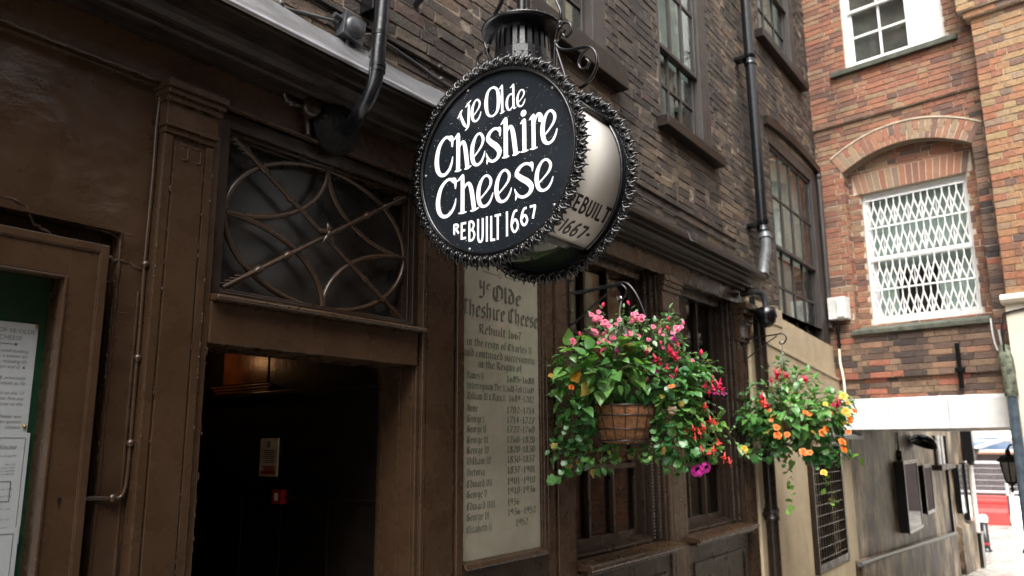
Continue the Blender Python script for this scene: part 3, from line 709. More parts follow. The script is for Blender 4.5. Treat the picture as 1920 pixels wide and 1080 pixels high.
for i in range(n_):
    b.hexa([(bot[i][0], -.0, bot[i][1]), (bot[i+1][0], -.0, bot[i+1][1]), (bot[i+1][0], .09, bot[i+1][1]), (bot[i][0], .09, bot[i][1])],
           [(top[i][0], -.0, top[i][1]), (top[i+1][0], -.0, top[i+1][1]), (top[i+1][0], .09, top[i+1][1]), (top[i][0], .09, top[i][1])])
b.build('arched_head', M['weather'], wd)
b = MB(); b.tube([(9.30, .02, 2.9), (9.30, .015, 4.62), (9.30, .03, 4.70)], .03, 8); b.ball((9.30, .02, 4.70), .045, 8); b.build('side_post', M['sash'], wd)

# ------------------------------------------------------------------ list board
lb = thing('list_board', 'tall cream glazed board with grey blackletter list of reigns', 'sign', (3.02, .03, 1.14))
MB().box(2.692, 3.362, .03, .05, 1.12, 2.75).build('glass_board', M['board'], lb)
b = MB(); b.box(2.688, 2.706, .004, .06, 1.118, 2.751); b.box(3.340, 3.366, .004, .06, 1.118, 2.751); b.box(3.332, 3.341, .015, .05, 1.15, 2.75)
b.prism([(.06, 1.118), (-.012, 1.118), (-.016, 1.128), (.0, 1.14), (.03, 1.15), (.06, 1.15)], 2.7065, 3.3395, 'x')
b.build('frame', M['brown'], lb, .003)
GL = {}
def gl(ch, adv, *st): GL[ch] = (adv, st)
gl('i', .40, [(.09, .9), (.18, 1), (.18, .08), (.28, 0)], [(.13, 1.3), (.22, 1.38)]); gl('n', .74, [(.05, .9), (.15, 1), (.15, .08), (.24, 0)], [(.15, .85), (.38, 1), (.5, .9), (.5, .08), (.6, 0)])
gl('m', 1.06, [(.05, .9), (.15, 1), (.15, .08), (.24, 0)], [(.15, .85), (.36, 1), (.48, .9), (.48, .08), (.55, 0)], [(.48, .85), (.7, 1), (.82, .9), (.82, .08), (.92, 0)])
gl('u', .74, [(.06, .92), (.15, 1), (.15, .12), (.3, 0), (.5, .14)], [(.42, .92), (.5, 1), (.5, .08), (.6, 0)]); gl('r', .56, [(.05, .9), (.15, 1), (.15, .08), (.24, 0)], [(.15, .85), (.34, 1), (.46, .9)])
gl('e', .60, [(.48, .66), (.46, .88), (.32, 1), (.14, .85), (.14, .13), (.3, 0), (.5, .14)], [(.14, .5), (.48, .66)]); gl('c', .56, [(.48, .86), (.34, 1), (.14, .85), (.14, .13), (.3, 0), (.48, .14)])
gl('o', .66, [(.3, 1), (.13, .85), (.13, .15), (.3, 0), (.5, .15), (.5, .85), (.3, 1)]); gl('a', .68, [(.12, .85), (.3, 1), (.48, .85), (.48, .1), (.58, 0)], [(.48, .55), (.14, .4), (.14, .12), (.28, 0), (.48, .15)])
gl('s', .60, [(.48, .9), (.32, 1), (.14, .85), (.18, .6), (.45, .42), (.48, .15), (.3, 0), (.1, .1)]); gl('t', .48, [(.2, 1.25), (.18, .12), (.3, 0), (.42, .1)], [(.04, .95), (.4, .95)])
gl('h', .72, [(.15, 1.45), (.15, 0)], [(.15, .85), (.36, 1), (.5, .88), (.5, .15), (.36, -.15)]); gl('l', .38, [(.08, 1.38), (.16, 1.45), (.16, .1), (.27, 0)])
gl('b', .68, [(.15, 1.45), (.15, .1), (.3, 0), (.5, .15), (.5, .85), (.35, 1), (.15, .85)]); gl('d', .68, [(.1, 1.4), (.3, 1.25), (.5, .9), (.5, .12), (.32, 0), (.14, .15), (.14, .75), (.3, .95), (.48, .85)])
gl('f', .48, [(.46, 1.35), (.32, 1.45), (.2, 1.3), (.2, -.1)], [(.05, .95), (.42, .95)]); gl('g', .70, [(.5, .9), (.3, 1), (.14, .85), (.14, .25), (.3, .12), (.5, .25)], [(.5, 1), (.5, -.2), (.32, -.4), (.08, -.28)])
gl('v', .66, [(.1, 1.1), (.14, .15), (.3, 0), (.5, .2), (.5, .8), (.34, 1)]); gl('w', .98, [(.1, 1.1), (.14, .15), (.28, 0), (.46, .2), (.46, 1.0)], [(.46, .2), (.62, 0), (.8, .2), (.8, .8), (.64, 1)]); gl('y', .68, [(.1, 1.05), (.14, .2), (.32, .05), (.5, .25)], [(.42, 1), (.5, .9), (.48, -.1), (.2, -.4)]); gl('z', .58, [(.1, .95), (.46, .95), (.14, .05), (.5, .05)])
gl('C', .84, [(.68, 1.2), (.46, 1.4), (.15, 1.15), (.12, .3), (.35, 0), (.7, .2)], [(.42, 1.32), (.42, .12)]); gl('G', .88, [(.68, 1.2), (.46, 1.4), (.15, 1.15), (.12, .3), (.35, 0), (.68, .15), (.7, .7), (.52, .7)], [(.40, 1.3), (.40, .15)])
gl('E', .80, [(.66, 1.2), (.44, 1.4), (.15, 1.15), (.12, .3), (.35, 0), (.68, .2)], [(.40, 1.3), (.40, .15)], [(.42, .72), (.64, .76)])
gl('Y', .82, [(.08, 1.28), (.2, 1.4), (.2, .8), (.36, .65), (.6, .8)], [(.52, 1.32), (.6, 1.4), (.6, .1), (.42, -.25), (.08, -.15)]); gl('O', 1.0, [(.45, 1.42), (.16, 1.2), (.1, .4), (.3, 0), (.6, .05), (.86, .3), (.86, 1.1), (.62, 1.4), (.45, 1.42)], [(.42, 1.3), (.42, .15)])
gl('R', .84, [(.15, 1.35), (.2, 0)], [(.05, 1.3), (.4, 1.4), (.6, 1.2), (.55, .85), (.22, .72)], [(.35, .7), (.6, .1), (.76, 0)]); gl('I', .42, [(.12, 1.33), (.2, 1.4), (.2, .05), (.3, 0)])
gl('J', .62, [(.1, 1.35), (.52, 1.4)], [(.35, 1.4), (.35, .2), (.15, 0), (.0, .1)], [(.15, .7), (.5, .7)]); gl('D', .92, [(.2, 1.35), (.2, .1), (.45, 0), (.76, .3), (.76, 1), (.5, 1.38), (.08, 1.35)])
gl('F', .68, [(.2, 1.4), (.2, 0)], [(.05, 1.35), (.62, 1.4)], [(.2, .75), (.52, .78)]); gl('W', 1.04, [(.1, 1.3), (.15, .2), (.3, 0), (.48, .2), (.48, 1.3)], [(.48, .2), (.66, 0), (.86, .25), (.86, 1.1), (.7, 1.4)])
gl('M', 1.02, [(.08, 0), (.16, 1.2), (.3, 1.4), (.42, 1.2), (.44, 0)], [(.44, 1.2), (.6, 1.4), (.76, 1.2), (.78, .1), (.9, 0)]); gl('A', .84, [(.1, 1.15), (.3, 1.4), (.6, 1.2), (.62, .1), (.74, 0)], [(.3, 1.35), (.2, .1), (.06, 0)], [(.22, .65), (.6, .7)])
gl('V', .78, [(.08, 1.28), (.2, 1.4), (.2, .2), (.4, 0), (.62, .3), (.62, 1.1), (.45, 1.35)])
gl('1', .46, [(.1, 1.15), (.22, 1.3), (.22, .05)], [(.1, .02), (.36, .02)]); gl('2', .60, [(.1, 1.1), (.3, 1.3), (.48, 1.1), (.42, .75), (.1, .1), (.52, .08)]); gl('3', .58, [(.1, 1.22), (.46, 1.25), (.25, .8), (.48, .55), (.45, .15), (.28, 0), (.06, .12)])
gl('5', .58, [(.5, 1.3), (.15, 1.28), (.15, .78), (.4, .78), (.48, .45), (.4, .1), (.22, 0), (.06, .12)]); gl('6', .60, [(.46, 1.25), (.2, 1), (.12, .4), (.25, 0), (.45, .12), (.48, .5), (.3, .68), (.14, .5)])
gl('7', .56, [(.08, 1.2), (.5, 1.25), (.25, .5), (.22, 0)]); gl('8', .62, [(.3, 1.3), (.12, 1.1), (.3, .72), (.5, .4), (.45, .08), (.3, 0), (.12, .12), (.12, .4), (.45, .9), (.45, 1.15), (.3, 1.3)])
gl('9', .60, [(.14, .05), (.4, .3), (.48, .9), (.35, 1.3), (.15, 1.18), (.12, .8), (.3, .62), (.46, .8)]); gl('0', .60, [(.3, 1.3), (.12, 1.1), (.12, .2), (.3, 0), (.48, .2), (.48, 1.1), (.3, 1.3)])
gl('4', .62, [(.4, 0), (.4, 1.3), (.06, .45), (.55, .45)]); gl('-', .50, [(.08, .6), (.40, .62)]); gl('.', .28, [(.08, .05), (.16, .1)]); gl(',', .28, [(.14, .1), (.06, -.15)]); gl('&', .66, [(.52, .3), (.3, 0), (.1, .2), (.42, .95), (.3, 1.25), (.14, 1), (.52, 0)]); gl(' ', .34)
def black(mb, text, x0, x1, zb, xh, to3, nib=.088):
    adv = [GL[c][0] for c in text]; k = (x1-x0)/sum(adv); x = x0; q = 0
    for c, a in zip(text, adv):
        for st in GL[c][1]:
            for p, r in zip(st, st[1:]):
                nx, ny = nib*k*.95, nib*xh*.85; q += 1; lf = .0004+.00006*(q % 7)
                A = (x+p[0]*k, zb+p[1]*xh); B = (x+r[0]*k, zb+r[1]*xh)
                cr_ = (B[0]-A[0])*ny-(B[1]-A[1])*nx
                quad = [(A[0]-nx, A[1]-ny), (A[0]+nx, A[1]+ny), (B[0]+nx, B[1]+ny), (B[0]-nx, B[1]-ny)]
                mb.add([to3(*v, lf) for v in quad], [(0, 1, 2, 3) if cr_ > 0 else (3, 2, 1, 0)])
        x += a*k
b = MB(); t3 = lambda u, v, l: (u, .0296-l, v)
for a_, z_ in ((2.874, 2.447), (3.05, 2.447)): ribbon(b, [(a_, z_, .006), (a_+.115, z_-.004, .004)], t3, smooth=False)
ribbon(b, [(2.992, 2.446, .004), (3.009, 2.460, .006), (3.026, 2.446, .004), (3.009, 2.432, .006), (2.992, 2.446, .004)], t3, smooth=False)
black(b, 'Y', 2.838, 2.895, 2.330, .050, t3, .115); black(b, 'e', 2.897, 2.930, 2.362, .030, t3, .105); black(b, 'Olde', 2.945, 3.188, 2.318, .053, t3, .11)
black(b, 'Cheshire Cheese', 2.712, 3.336, 2.2235, .052, t3, .105); black(b, 'Rebuilt 1667', 2.842, 3.184, 2.148, .031, t3)
black(b, 'in the reign of Charles II', 2.753, 3.275, 2.086, .025, t3); black(b, 'and continued successively', 2.728, 3.300, 2.036, .025, t3); black(b, 'in the Reigns of', 2.836, 3.186, 1.989, .025, t3)
rows = [('James II', 2.757, 2.88, '1685-1688', 3.057, 3.298), ('Interregnum Dec.11,1688-Feb.13,1689', 2.757, 3.292, '', 0, 0), ('William III & Mary II', 2.757, 3.05, '1689-1702', 3.075, 3.290), ('Anne', 2.757, 2.835, '1702-1714', 3.057, 3.296), ('George I', 2.757, 2.885, '1714-1727', 3.057, 3.294),
        ('George II', 2.757, 2.898, '1727-1760', 3.057, 3.294), ('George III', 2.757, 2.915, '1760-1820', 3.057, 3.294), ('George IV', 2.757, 2.92, '1820-1830', 3.057, 3.294), ('William IV', 2.757, 2.935, '1830-1837', 3.058, 3.292), ('Victoria', 2.757, 2.888, '1837-1901', 3.059, 3.294),
        ('Edward VII', 2.757, 2.945, '1901-1910', 3.059, 3.294), ('George V', 2.757, 2.905, '1910-1936', 3.06, 3.295), ('Edward VIII', 2.757, 2.965, '1936', 3.06, 3.158), ('George VI', 2.757, 2.922, '1936-1952', 3.06, 3.296), ('Elizabeth II', 2.757, 2.94, '1952', 3.125, 3.228)]
for (t, a, e, t2, a2, e2), zc in zip(rows, [1.951, 1.905, 1.858, 1.803, 1.756, 1.711, 1.663, 1.618, 1.571, 1.522, 1.472, 1.427, 1.376, 1.330, 1.279]):
    black(b, t, a, e, zc-.0155, .0225, t3, .082)
    if t2: black(b, t2, a2, e2, zc-.0145, .0235, t3, .082)
b.build('blackletter_text', M['boardtext'], lb)

# ------------------------------------------------------------------ notice case with papers
nc = thing('notice_case', 'brown framed glazed notice case with green backing on the left wall', 'notice case', (.7, .05, 1.1))
b = MB(); b.frame(.27, 1.095, .95, 2.205, -.012, .16, .022); b.frame(.293, 1.072, .973, 2.182, -.006, .10, .080); b.frame(.374, .991, 1.054, 2.101, -.011, .03, .007)
b.frame(.292, 1.0735, .972, 2.1835, -.0105, .02, .004)
b.box(.28, 1.09, .10, .158, .96, 2.2); b.build('frame', M['brown'], nc, .0025)
b = MB(); b.box(1.024, 1.031, -.0085, -.004, 1.505, 1.517); b.box(1.0262, 1.0288, -.0083, -.004, 1.492, 1.5052); b.build('keyhole', M['black'], nc)
MB().box(.375, 1.045, .088, .099, .99, 2.17).build('green_backing', M['green'], nc)
MB().box(.38, .985, .018, .021, 1.06, 2.096).build('glass', M['glassclear'], nc)
def text(body, x, z, size, y, parent, align='RIGHT', shear=0, name='print', mat='ink', sx=1):
    cu_ = bpy.data.curves.new('t', 'FONT'); cu_.body = body; cu_.size = size; cu_.align_x = align; cu_.shear = shear; cu_.offset = -size*.008
    o = bpy.data.objects.new('t', cu_); col.objects.link(o)
    me = bpy.data.meshes.new_from_object(o.evaluated_get(bpy.context.evaluated_depsgraph_get()))
    bpy.data.objects.remove(o); bpy.data.curves.remove(cu_)
    vs_ = [(x+v.co.x*sx, y, z+v.co.y) for v in me.vertices]; fs_ = [tuple(p.vertices) for p in me.polygons]
    bpy.data.meshes.remove(me); return vs_, fs_
def paper(x0, x1, z0, z1, y, label, lines, boxes=(), pins=()):
    t = thing('paper_notice', label, 'notice', ((x0+x1)/2, y, z0), 0, 'papers pinned in the notice case')
    MB().box(x0, x1, y, y+.0012, z0, z1).build('sheet', M['paper'], t)
    b = MB()
    for L in lines: b.add(*text(L[0], L[1], L[2], L[3], y-.0006, t, *L[4:]))
    for (a, e, c, d, th) in boxes: b.frame(a, e, c, d, y-.0008, y-.0002, th)
    b.build('print', M['ink'], t)
    for (px, pz) in pins: MB().ball((px, y-.002, pz), .0055, 8).build('pin', M['brass'], t)
it = .35
paper(.76, .971, 1.676, 1.973, .0855, 'white paper headed with the history, two brass pins, upper sheet', [
    ('THE HISTORY OF YE OLDE', .866, 1.945, .0165, 'CENTER', 0), ('CHESHIRE CHEESE', .866, 1.926, .0165, 'CENTER', 0),
    *[(s_, .952, z_, .0125, 'RIGHT', it) for s_, z_ in (('in Fleet Street is a Grade II listed building', 1.893), ('The pub is known for', 1.879), ('its literary patrons including Dr', 1.865), ('Johnson, Twain and G. K.', 1.851),
      ('pub on this site since 1538, previously', 1.822), ('and was rebuilt as Ye', 1.808), ('cellars date back to the 13', 1.782), ('before the Great Fire are', 1.768), ('that was home to the', 1.754), ('Ye Olde Cheshire Cheese was', 1.722), ('a parrot, who quoted', 1.708), ('visitors', 1.694))]],
    [(.845, .917, 1.9140, 1.9155, .0006), (.917, .923, 1.9118, 1.9178, .0028)], [(.966, 1.967), (.962, 1.70)])
paper(.765, .979, 1.40, 1.683, .0835, 'white menu sheet with thin double border below the history', [
    ('The Chop House', .948, 1.641, .019, 'RIGHT', it),
    *[(s_, .950, z_, .0062, 'RIGHT', 0) for s_, z_ in (('Toasted Scotch egg 7.00', 1.622), ('Ham 9.50', 1.600), ('Smoked salmon 10.50', 1.592), ('Roast beef 9.00', 1.584), ('Gammon and egg 9.25', 1.576), ('Fish and chips 14.00', 1.538), ('Steak 18.00', 1.520), ('Pie 13.00', 1.488), ('Salad 11.00', 1.462), ('Pudding and custard', 1.442))]],
    [(.775, .969, 1.412, 1.671, .0012), (.80, .945, 1.508, 1.560, .0018)])
paper(.77, .976, 1.13, 1.442, .0815, 'blank white sheet with thin border, lowest in the case', [('Desserts', .90, 1.17, .012, 'RIGHT', it)], [(.782, .964, 1.142, 1.428, .0012)])

# ------------------------------------------------------------------ the round hanging lantern sign
SX, SY, SZ = 2.2103, -.5418, 2.6704; SL = .358; RF = .35
sg = thing('hanging_sign', 'round black drum lantern sign with white lettering and crested rims', 'hanging sign', (SX+SL/2, SY, SZ))
AX = (1, 0, 0)
b = MB(); b.lathe([(0, -.004), (RF+.004, -.004), (RF+.004, .012), (0, .012)], (SX, SY, SZ), AX, 72, ref=(0, -1, 0), smooth=False)
b.build('face_panel', M['signface'], sg)
b = MB(); b.lathe([(0, SL+.004), (RF+.004, SL+.004), (RF+.004, SL-.012), (0, SL-.012)], (SX, SY, SZ), AX, 72, ref=(0, -1, 0), smooth=False)
b.build('rear_panel', M['signface'], sg)
# lettering: strokes in the plane of the disc (u towards the alley, v up)
T = {}
T['e'] = [[(.20, .30, .05), (.52, .45, .06), (.78, .62, .085), (.84, .80, .10), (.64, .955, .075), (.38, .92, .085), (.15, .70, .135), (.08, .43, .155), (.17, .16, .14), (.40, .045, .09), (.68, .09, .085), (.88, .25, .065), (.97, .40, .03)]]
T['C'] = [[(.90, .86, .08), (.70, .965, .075), (.45, .93, .085), (.20, .76, .12), (.075, .47, .145), (.12, .22, .14), (.30, .06, .10), (.56, .035, .09), (.80, .13, .085), (.94, .28, .065), (1, .44, .02)], [(.80, .975, .03), (.93, .93, .09), (.965, .82, .08), (.97, .68, .03)]]
T['h'] = [[(.27, 1.0, .02), (.265, .92, .115), (.27, .5, .125), (.27, .04, .13)], [(.0, .845, .015), (.14, .90, .07), (.25, .965, .06)], [(.08, .025, .03), (.27, .02, .06), (.45, .025, .03)], [(.33, .62, .04), (.45, .72, .075), (.58, .70, .105), (.68, .5, .13), (.79, .05, .13)], [(.62, .02, .03), (.80, .025, .06), (1.0, .06, .03)]]
T['s'] = [[(.91, .84, .07), (.76, .94, .08), (.52, .965, .085), (.26, .88, .115), (.14, .73, .15), (.36, .585, .17), (.68, .44, .18), (.88, .27, .165), (.78, .105, .115), (.50, .03, .09), (.26, .075, .085), (.09, .20, .07), (.02, .32, .02)], [(.82, .98, .02), (.92, .94, .07), (.935, .82, .07), (.93, .70, .02)], [(.06, -.02, .02), (.10, .08, .08), (.14, .14, .08)]]
T['i'] = [[(.52, 1.0, .02), (.50, .91, .13), (.5, .5, .14), (.5, .04, .14)], [(.02, .86, .015), (.26, .915, .08), (.48, .965, .06)], [(.02, .025, .03), (.5, .02, .06), (1, .03, .03)]]
T['r'] = [[(.34, 1.0, .02), (.33, .90, .12), (.33, .5, .13), (.33, .04, .135)], [(.0, .85, .015), (.16, .90, .08), (.32, .96, .06)], [(.04, .025, .03), (.33, .02, .06), (.62, .03, .03)], [(.38, .68, .04), (.50, .86, .08), (.68, .95, .095), (.86, .90, .12), (.86, .78, .15), (.80, .72, .10)]]
T['O'] = [('closed', [(.5, .965, .065), (.20, .85, .10), (.09, .5, .15), (.2, .15, .10), (.5, .035, .065), (.8, .15, .10), (.91, .5, .15), (.8, .85, .10)])]
T['l'] = [[(.52, 1.0, .02), (.52, .94, .10), (.54, .5, .12), (.56, .04, .12)], [(.02, .86, .015), (.25, .91, .07), (.5, .97, .06)], [(.2, .02, .03), (.55, .02, .06), (1, .06, .02)]]
T['d'] = [[(.70, .56, .05), (.48, .63, .075), (.22, .52, .125), (.13, .30, .145), (.22, .10, .12), (.42, .03, .075), (.68, .15, .05)], [(.74, 1.0, .02), (.735, .93, .11), (.74, .5, .12), (.75, .12, .12), (.84, .04, .08), (1.0, .07, .02)], [(.44, .87, .015), (.58, .92, .07), (.73, .975, .06)]]
T['Y'] = [[(.0, .50, .02), (.10, .56, .07), (.24, .68, .10), (.34, .76, .03)], [(.18, .66, .10), (.30, .46, .13), (.46, .25, .15), (.62, .13, .10), (.74, .10, .05)], [(.80, .86, .10), (.80, .6, .135), (.78, .3, .13), (.76, .15, .12), (.68, .06, .08), (.54, .0, .02)], [(.56, .80, .03), (.74, .90, .08), (.96, 1.0, .02)]]
def blk(h): return .0094
K = .0094
TB = {'R': [[(.16, 0), (.16, 1)], [(.16, .93), (.55, .92), (.82, .75), (.55, .55), (.16, .52)], [(.45, .5), (.92, .02)]], 'E': [[(.16, 0), (.16, 1)], [(.16, .94), (.95, .94)], [(.16, .52), (.8, .52)], [(.16, .06), (.95, .06)]],
      'B': [[(.16, 0), (.16, 1)], [(.16, .96), (.55, .95), (.80, .77), (.55, .56), (.16, .54)], [(.16, .54), (.6, .52), (.88, .28), (.6, .05), (.16, .04)]], 'U': [[(.16, 1), (.16, .3), (.28, .08), (.5, .03), (.72, .08), (.84, .3), (.84, 1)]],
      'I': [[(.5, 0), (.5, 1)]], 'L': [[(.2, 0), (.2, 1)], [(.2, .035), (1, .035)]], 'T': [[(.5, 0), (.5, 1)], [(0, .965), (1, .965)]], '1': [[(.5, 0), (.5, 1)]],
      '6': [[(.80, .95), (.45, .90), (.18, .55), (.14, .28), (.35, .05), (.62, .04), (.86, .25), (.70, .50), (.45, .55), (.2, .38)]], '7': [[(.0, .93), (.92, .93)], [(.86, .93), (.45, .0)]], '-': [[(.1, .5), (.9, .5)]]}
big = [('Y', -.1789, -.1073, .1530, .2710), ('e', -.1100, -.0610, .1746, .2676), ('O', -.0453, .0274, .1749, .2975), ('l', .0213, .0500, .1778, .2918), ('d', .0515, .1020, .1792, .2810), ('e', .1029, .1422, .1807, .2498),
       ('C', -.2881, -.2005, -.0085, .1529), ('h', -.1967, -.1093, -.0040, .1523), ('e', -.1109, -.0417, -.0031, .1294), ('s', -.0392, .0316, -.0034, .1303), ('h', .0292, .1151, .0003, .1591), ('i', .1174, .1533, .0041, .1328), ('r', .1571, .2143, .0051, .1403), ('e', .2088, .2776, .0079, .1381),
       ('C', -.2798, -.1826, -.1764, -.0218), ('h', -.1788, -.0724, -.1747, -.0199), ('e', -.0811, -.0040, -.1711, -.0440), ('e', .0035, .0796, -.1685, -.0408), ('s', .0893, .1745, -.1673, -.0371), ('e', .1806, .2578, -.1608, -.0396)]
small = [('R', -.1947, -.1655, -.2500, -.2101), ('E', -.1585, -.1313, -.2753, -.2100), ('B', -.1219, -.0890, -.2873, -.2104), ('U', -.0808, -.0493, -.3000, -.2092), ('I', -.0408, -.0292, -.3014, -.2062), ('L', -.0193, .0030, -.3028, -.2079), ('T', .0006, .0291, -.3022, -.2069),
         ('1', .0495, .0626, -.2960, -.2039), ('6', .0713, .1094, -.2863, -.2032), ('6', .1142, .1494, -.2682, -.2025), ('7', .1565, .1833, -.2497, -.2009)]
b = MB(); disc = lambda u, v, l: (SX-.0052-l, SY-u, SZ+v); q = 0
for ch, u0, u1, v0, v1 in big:
    h = v1-v0; wd_ = u1-u0
    for st in T[ch]:
        cl = isinstance(st, tuple); pts = st[1] if cl else st; q += 1
        hh = h if ch in 'eCshirO' else h*.8
        ribbon(b, [(u0+x*wd_, v0+y*h, t*hh*.95) for x, y, t in pts], disc, cl, True, 7, .00015*(q % 6))
b.add([disc(.1328+.0125*math.cos(k*math.pi/10), .1535+.0125*math.sin(k*math.pi/10), .0002) for k in range(20)], [tuple(range(19, -1, -1))])
def block(mb, letters, to3, wdt):
    global q
    for ch, u0, u1, v0, v1 in letters:
        for st in TB[ch]:
            q += 1; curved = len(st) > 3
            P0 = [(u0+x*(u1-u0), v0+y*(v1-v0), wdt) for x, y in st]
            if not curved: P0 = [tuple(a[j]+(c[j]-a[j])*t/6 for j in range(3)) for a, c in zip(P0, P0[1:]) for t in range(6)]+[P0[-1]]
            ribbon(mb, P0, to3, False, curved, 6, .00015*(q % 6))
block(b, small, disc, .0088)
b.build('lettering', M['letter'], sg)
# rain on the glass
b = MB(); rg = random.Random(3)
for k in range(1700):
    a = rg.uniform(0, 2*math.pi); r_ = RF*.985*math.sqrt(rg.random()); s_ = rg.choice((.0006, .0008, .0010, .0013)) if k % 14 else rg.uniform(.0015, .0022)
    b.ball((SX-.0042, SY+r_*math.cos(a), SZ+r_*math.sin(a)), s_, 6, (.55, 1, 1))
b.build('raindrops', M['drop'], sg)['kind'] = 'stuff'
# drum: white side panels, black top and underside
def arc(mb, r0, r1, x0, x1, a0, a1, n=30):
    """solid curved plate; angle measured from the alley side, up positive"""
    v = []; P_ = lambda x, r, a: (x, SY-r*math.cos(a), SZ+r*math.sin(a))
    for k in range(n+1):
        a = a0+(a1-a0)*k/n; v += [P_(x0, r0, a), P_(x1, r0, a), P_(x1, r1, a), P_(x0, r1, a)]
    f = []
    for k in range(n):
        i, j = 4*k, 4*k+4
        f += [(i+3, j+3, j+2, i+2), (i, i+1, j+1, j), (i, j, j+3, i+3), (i+1, i+2, j+2, j+1)]
    mb.add(v, f, True); mb.add(v[:4], [(0, 3, 2, 1)]); mb.add(v[-4:], [(0, 1, 2, 3)])
X0, X1 = SX+.022, SX+SL-.012
for a0, a1 in ((-60, 33), (147, 240)):
    b = MB(); arc(b, .335, .343, X0, X1, R(a0), R(a1)); b.build('side_panel', M['opal'], sg)
b = MB(); arc(b, .33, .352, X0, X1, R(33), R(147))
for a in (33, 147, -60, 240): arc(b, .338, .362, X0-.001, X1+.001, R(a-1.6), R(a+1.6), 4)
arc(b, .34, .353, X1-.014, X1+.002, R(-60), R(240), 60); arc(b, .34, .353, X0-.002, X0+.02, R(-60), R(240), 60)
b.build('drum_frame', M['black'], sg)
b = MB(); arc(b, .335, .343, X0, X1, R(-120), R(-60)); b.build('underside_glass', M['greensheen'], sg)
b = MB(); cyl = lambda u, v, l: (SX+u, SY-(.3442+l)*math.cos(v/.3436), SZ+(.3442+l)*math.sin(v/.3436))
def cylrow(txt, u0, u1, v0, v1):
    st = (u1-u0)/sum(.55 if c in 'I1' else (.7 if c == '-' else 1) for c in txt); u = u0; out = []
    for c in txt:
        f_ = .55 if c in 'I1' else (.7 if c == '-' else 1); out.append((c, u+.07*st, u+st*f_-.1*st, v0, v1)); u += st*f_
    return out
rad = lambda a: R(a)*.3436
block(b, cylrow('REBUILT', .036, .330, rad(-38), rad(-28)), cyl, .0115)
b.build('side_lettering', M['signtext'], sg); b = MB()
block(b, cylrow('-1667-', .058, .292, rad(-53.5), rad(-44)), cyl, .0115)
b.build('side_lettering', M['signtext'], sg)
b = MB(); cyl2 = lambda u, v, l: (SX+SL-u, SY+(.3442+l)*math.cos(v/.3436), SZ+(.3442+l)*math.sin(v/.3436))
block(b, cylrow('REBUILT', .034, .322, rad(-38), rad(-28.5)), cyl2, .0095); b.build('side_lettering', M['signtext'], sg); b = MB(); block(b, cylrow('-1667-', .058, .29, rad(-53), rad(-44)), cyl2, .0095)
b.build('side_lettering', M['signtext'], sg)
# crests
def crest(x, sgn):
    b = MB()
    P_ = lambda r, a, d: Vector((x-sgn*d, SY-r*math.cos(a), SZ+r*math.sin(a)))
    ring = lambda r, d, t, n=96: b.tube([P_(r, 2*math.pi*k/n, d) for k in range(n)], t, 7, True)
    ring(.350, .012, .0055); ring(.3575, .010, .006); ring(.3855, .012, .0028)
    b.lathe([(.350, -.012), (.372, -.014), (.386, -.010), (.386, .0), (.350, .008), (.350, -.012)], (x, SY, SZ), AX, 96, ref=(0, -1, 0))
    N = 50; da = 2*math.pi/N
    for k in range(N):
        a = da*k
        for s_ in (-1, 1):      # heart-shaped scroll of leaves
            b.tube([P_(.402, a, .010), P_(.396, a+s_*da*.20, .018), P_(.386, a+s_*da*.37, .024), P_(.374, a+s_*da*.36, .025), P_(.367, a+s_*da*.2, .022), P_(.372, a+s_*da*.08, .020), P_(.380, a+s_*da*.14, .021)], [.0022, .0042, .0055, .0050, .0040, .0032, .0018], 6)
            b.tube([P_(.386, a+s_*da*.37, .022), P_(.396, a+s_*da*.44, .016), P_(.402, a+s_*da*.47, .008)], [.004, .0042, .001], 5)
        b.tube([P_(.384, a, .020), P_(.398, a, .017), P_(.414, a, .006)], [.0030, .0058, .0008], 6)
        h_ = a+da/2
        b.tube([P_(.366, h_, .022), P_(.378, h_, .024), P_(.388, h_, .020)], [.004, .0056, .0030], 6)
        b.ball(P_(.3645, a, .021), .0056, 6); b.ball(P_(.3645, h_-da*.2, .019), .0042, 6); b.ball(P_(.3645, h_+da*.2, .019), .0042, 6)
    return b.build('crest_rim', M['crest'], sg)
crest(SX, 1); crest(SX+SL+.012, 1)
for a in (40, 112, 178, 250, 320): MB().ball((SX-.006, SY-.338*math.cos(R(a)), SZ+.338*math.sin(R(a))), .0055, 8, (.5, 1, 1)).build('screw', M['galv'], sg)
# chimney with slots, brim, post
CX = SX+SL/2+.005
b = MB(); NN = 24; cz0, cz1 = 3.0, 3.262; r0, r1 = .122, .108
rad_ = lambda z: r0+(r1-r0)*(z-cz0)/(cz1-cz0)
def cp(a, z, rr=0): return (CX+(rad_(z)+rr)*math.cos(a), SY+(rad_(z)+rr)*math.sin(a), z)
zs_ = [cz0, 3.165, 3.245, cz1]; sub = 3
for k in range(NN):
    for j in range(3):
        a0, a1 = 2*math.pi*k/NN, 2*math.pi*(k+1)/NN; am = a0+(a1-a0)*.62
        spans = [(a0, a1)] if j != 1 else [(a0, am)]
        for (p, q2) in spans:
            b.add([cp(p, zs_[j]), cp(q2, zs_[j]), cp(q2, zs_[j+1]), cp(p, zs_[j+1])], [(0, 1, 2, 3)], True)
        if j == 1: b.add([cp(a0, zs_[1]), cp(a0, zs_[2]), cp(a0, zs_[2], -.01), cp(a0, zs_[1], -.01), cp(am, zs_[1]), cp(am, zs_[2]), cp(am, zs_[2], -.01), cp(am, zs_[1], -.01)], [(0, 1, 2, 3), (4, 7, 6, 5)])
b.lathe([(.085, 3.0), (.085, 3.262)], (CX, SY, 0), (0, 0, 1), 24)
for k in range(NN): b.ball(cp(2*math.pi*(k+.3)/NN, 3.132), .0045, 6)
b.build('vented_chimney', M['black'], sg)
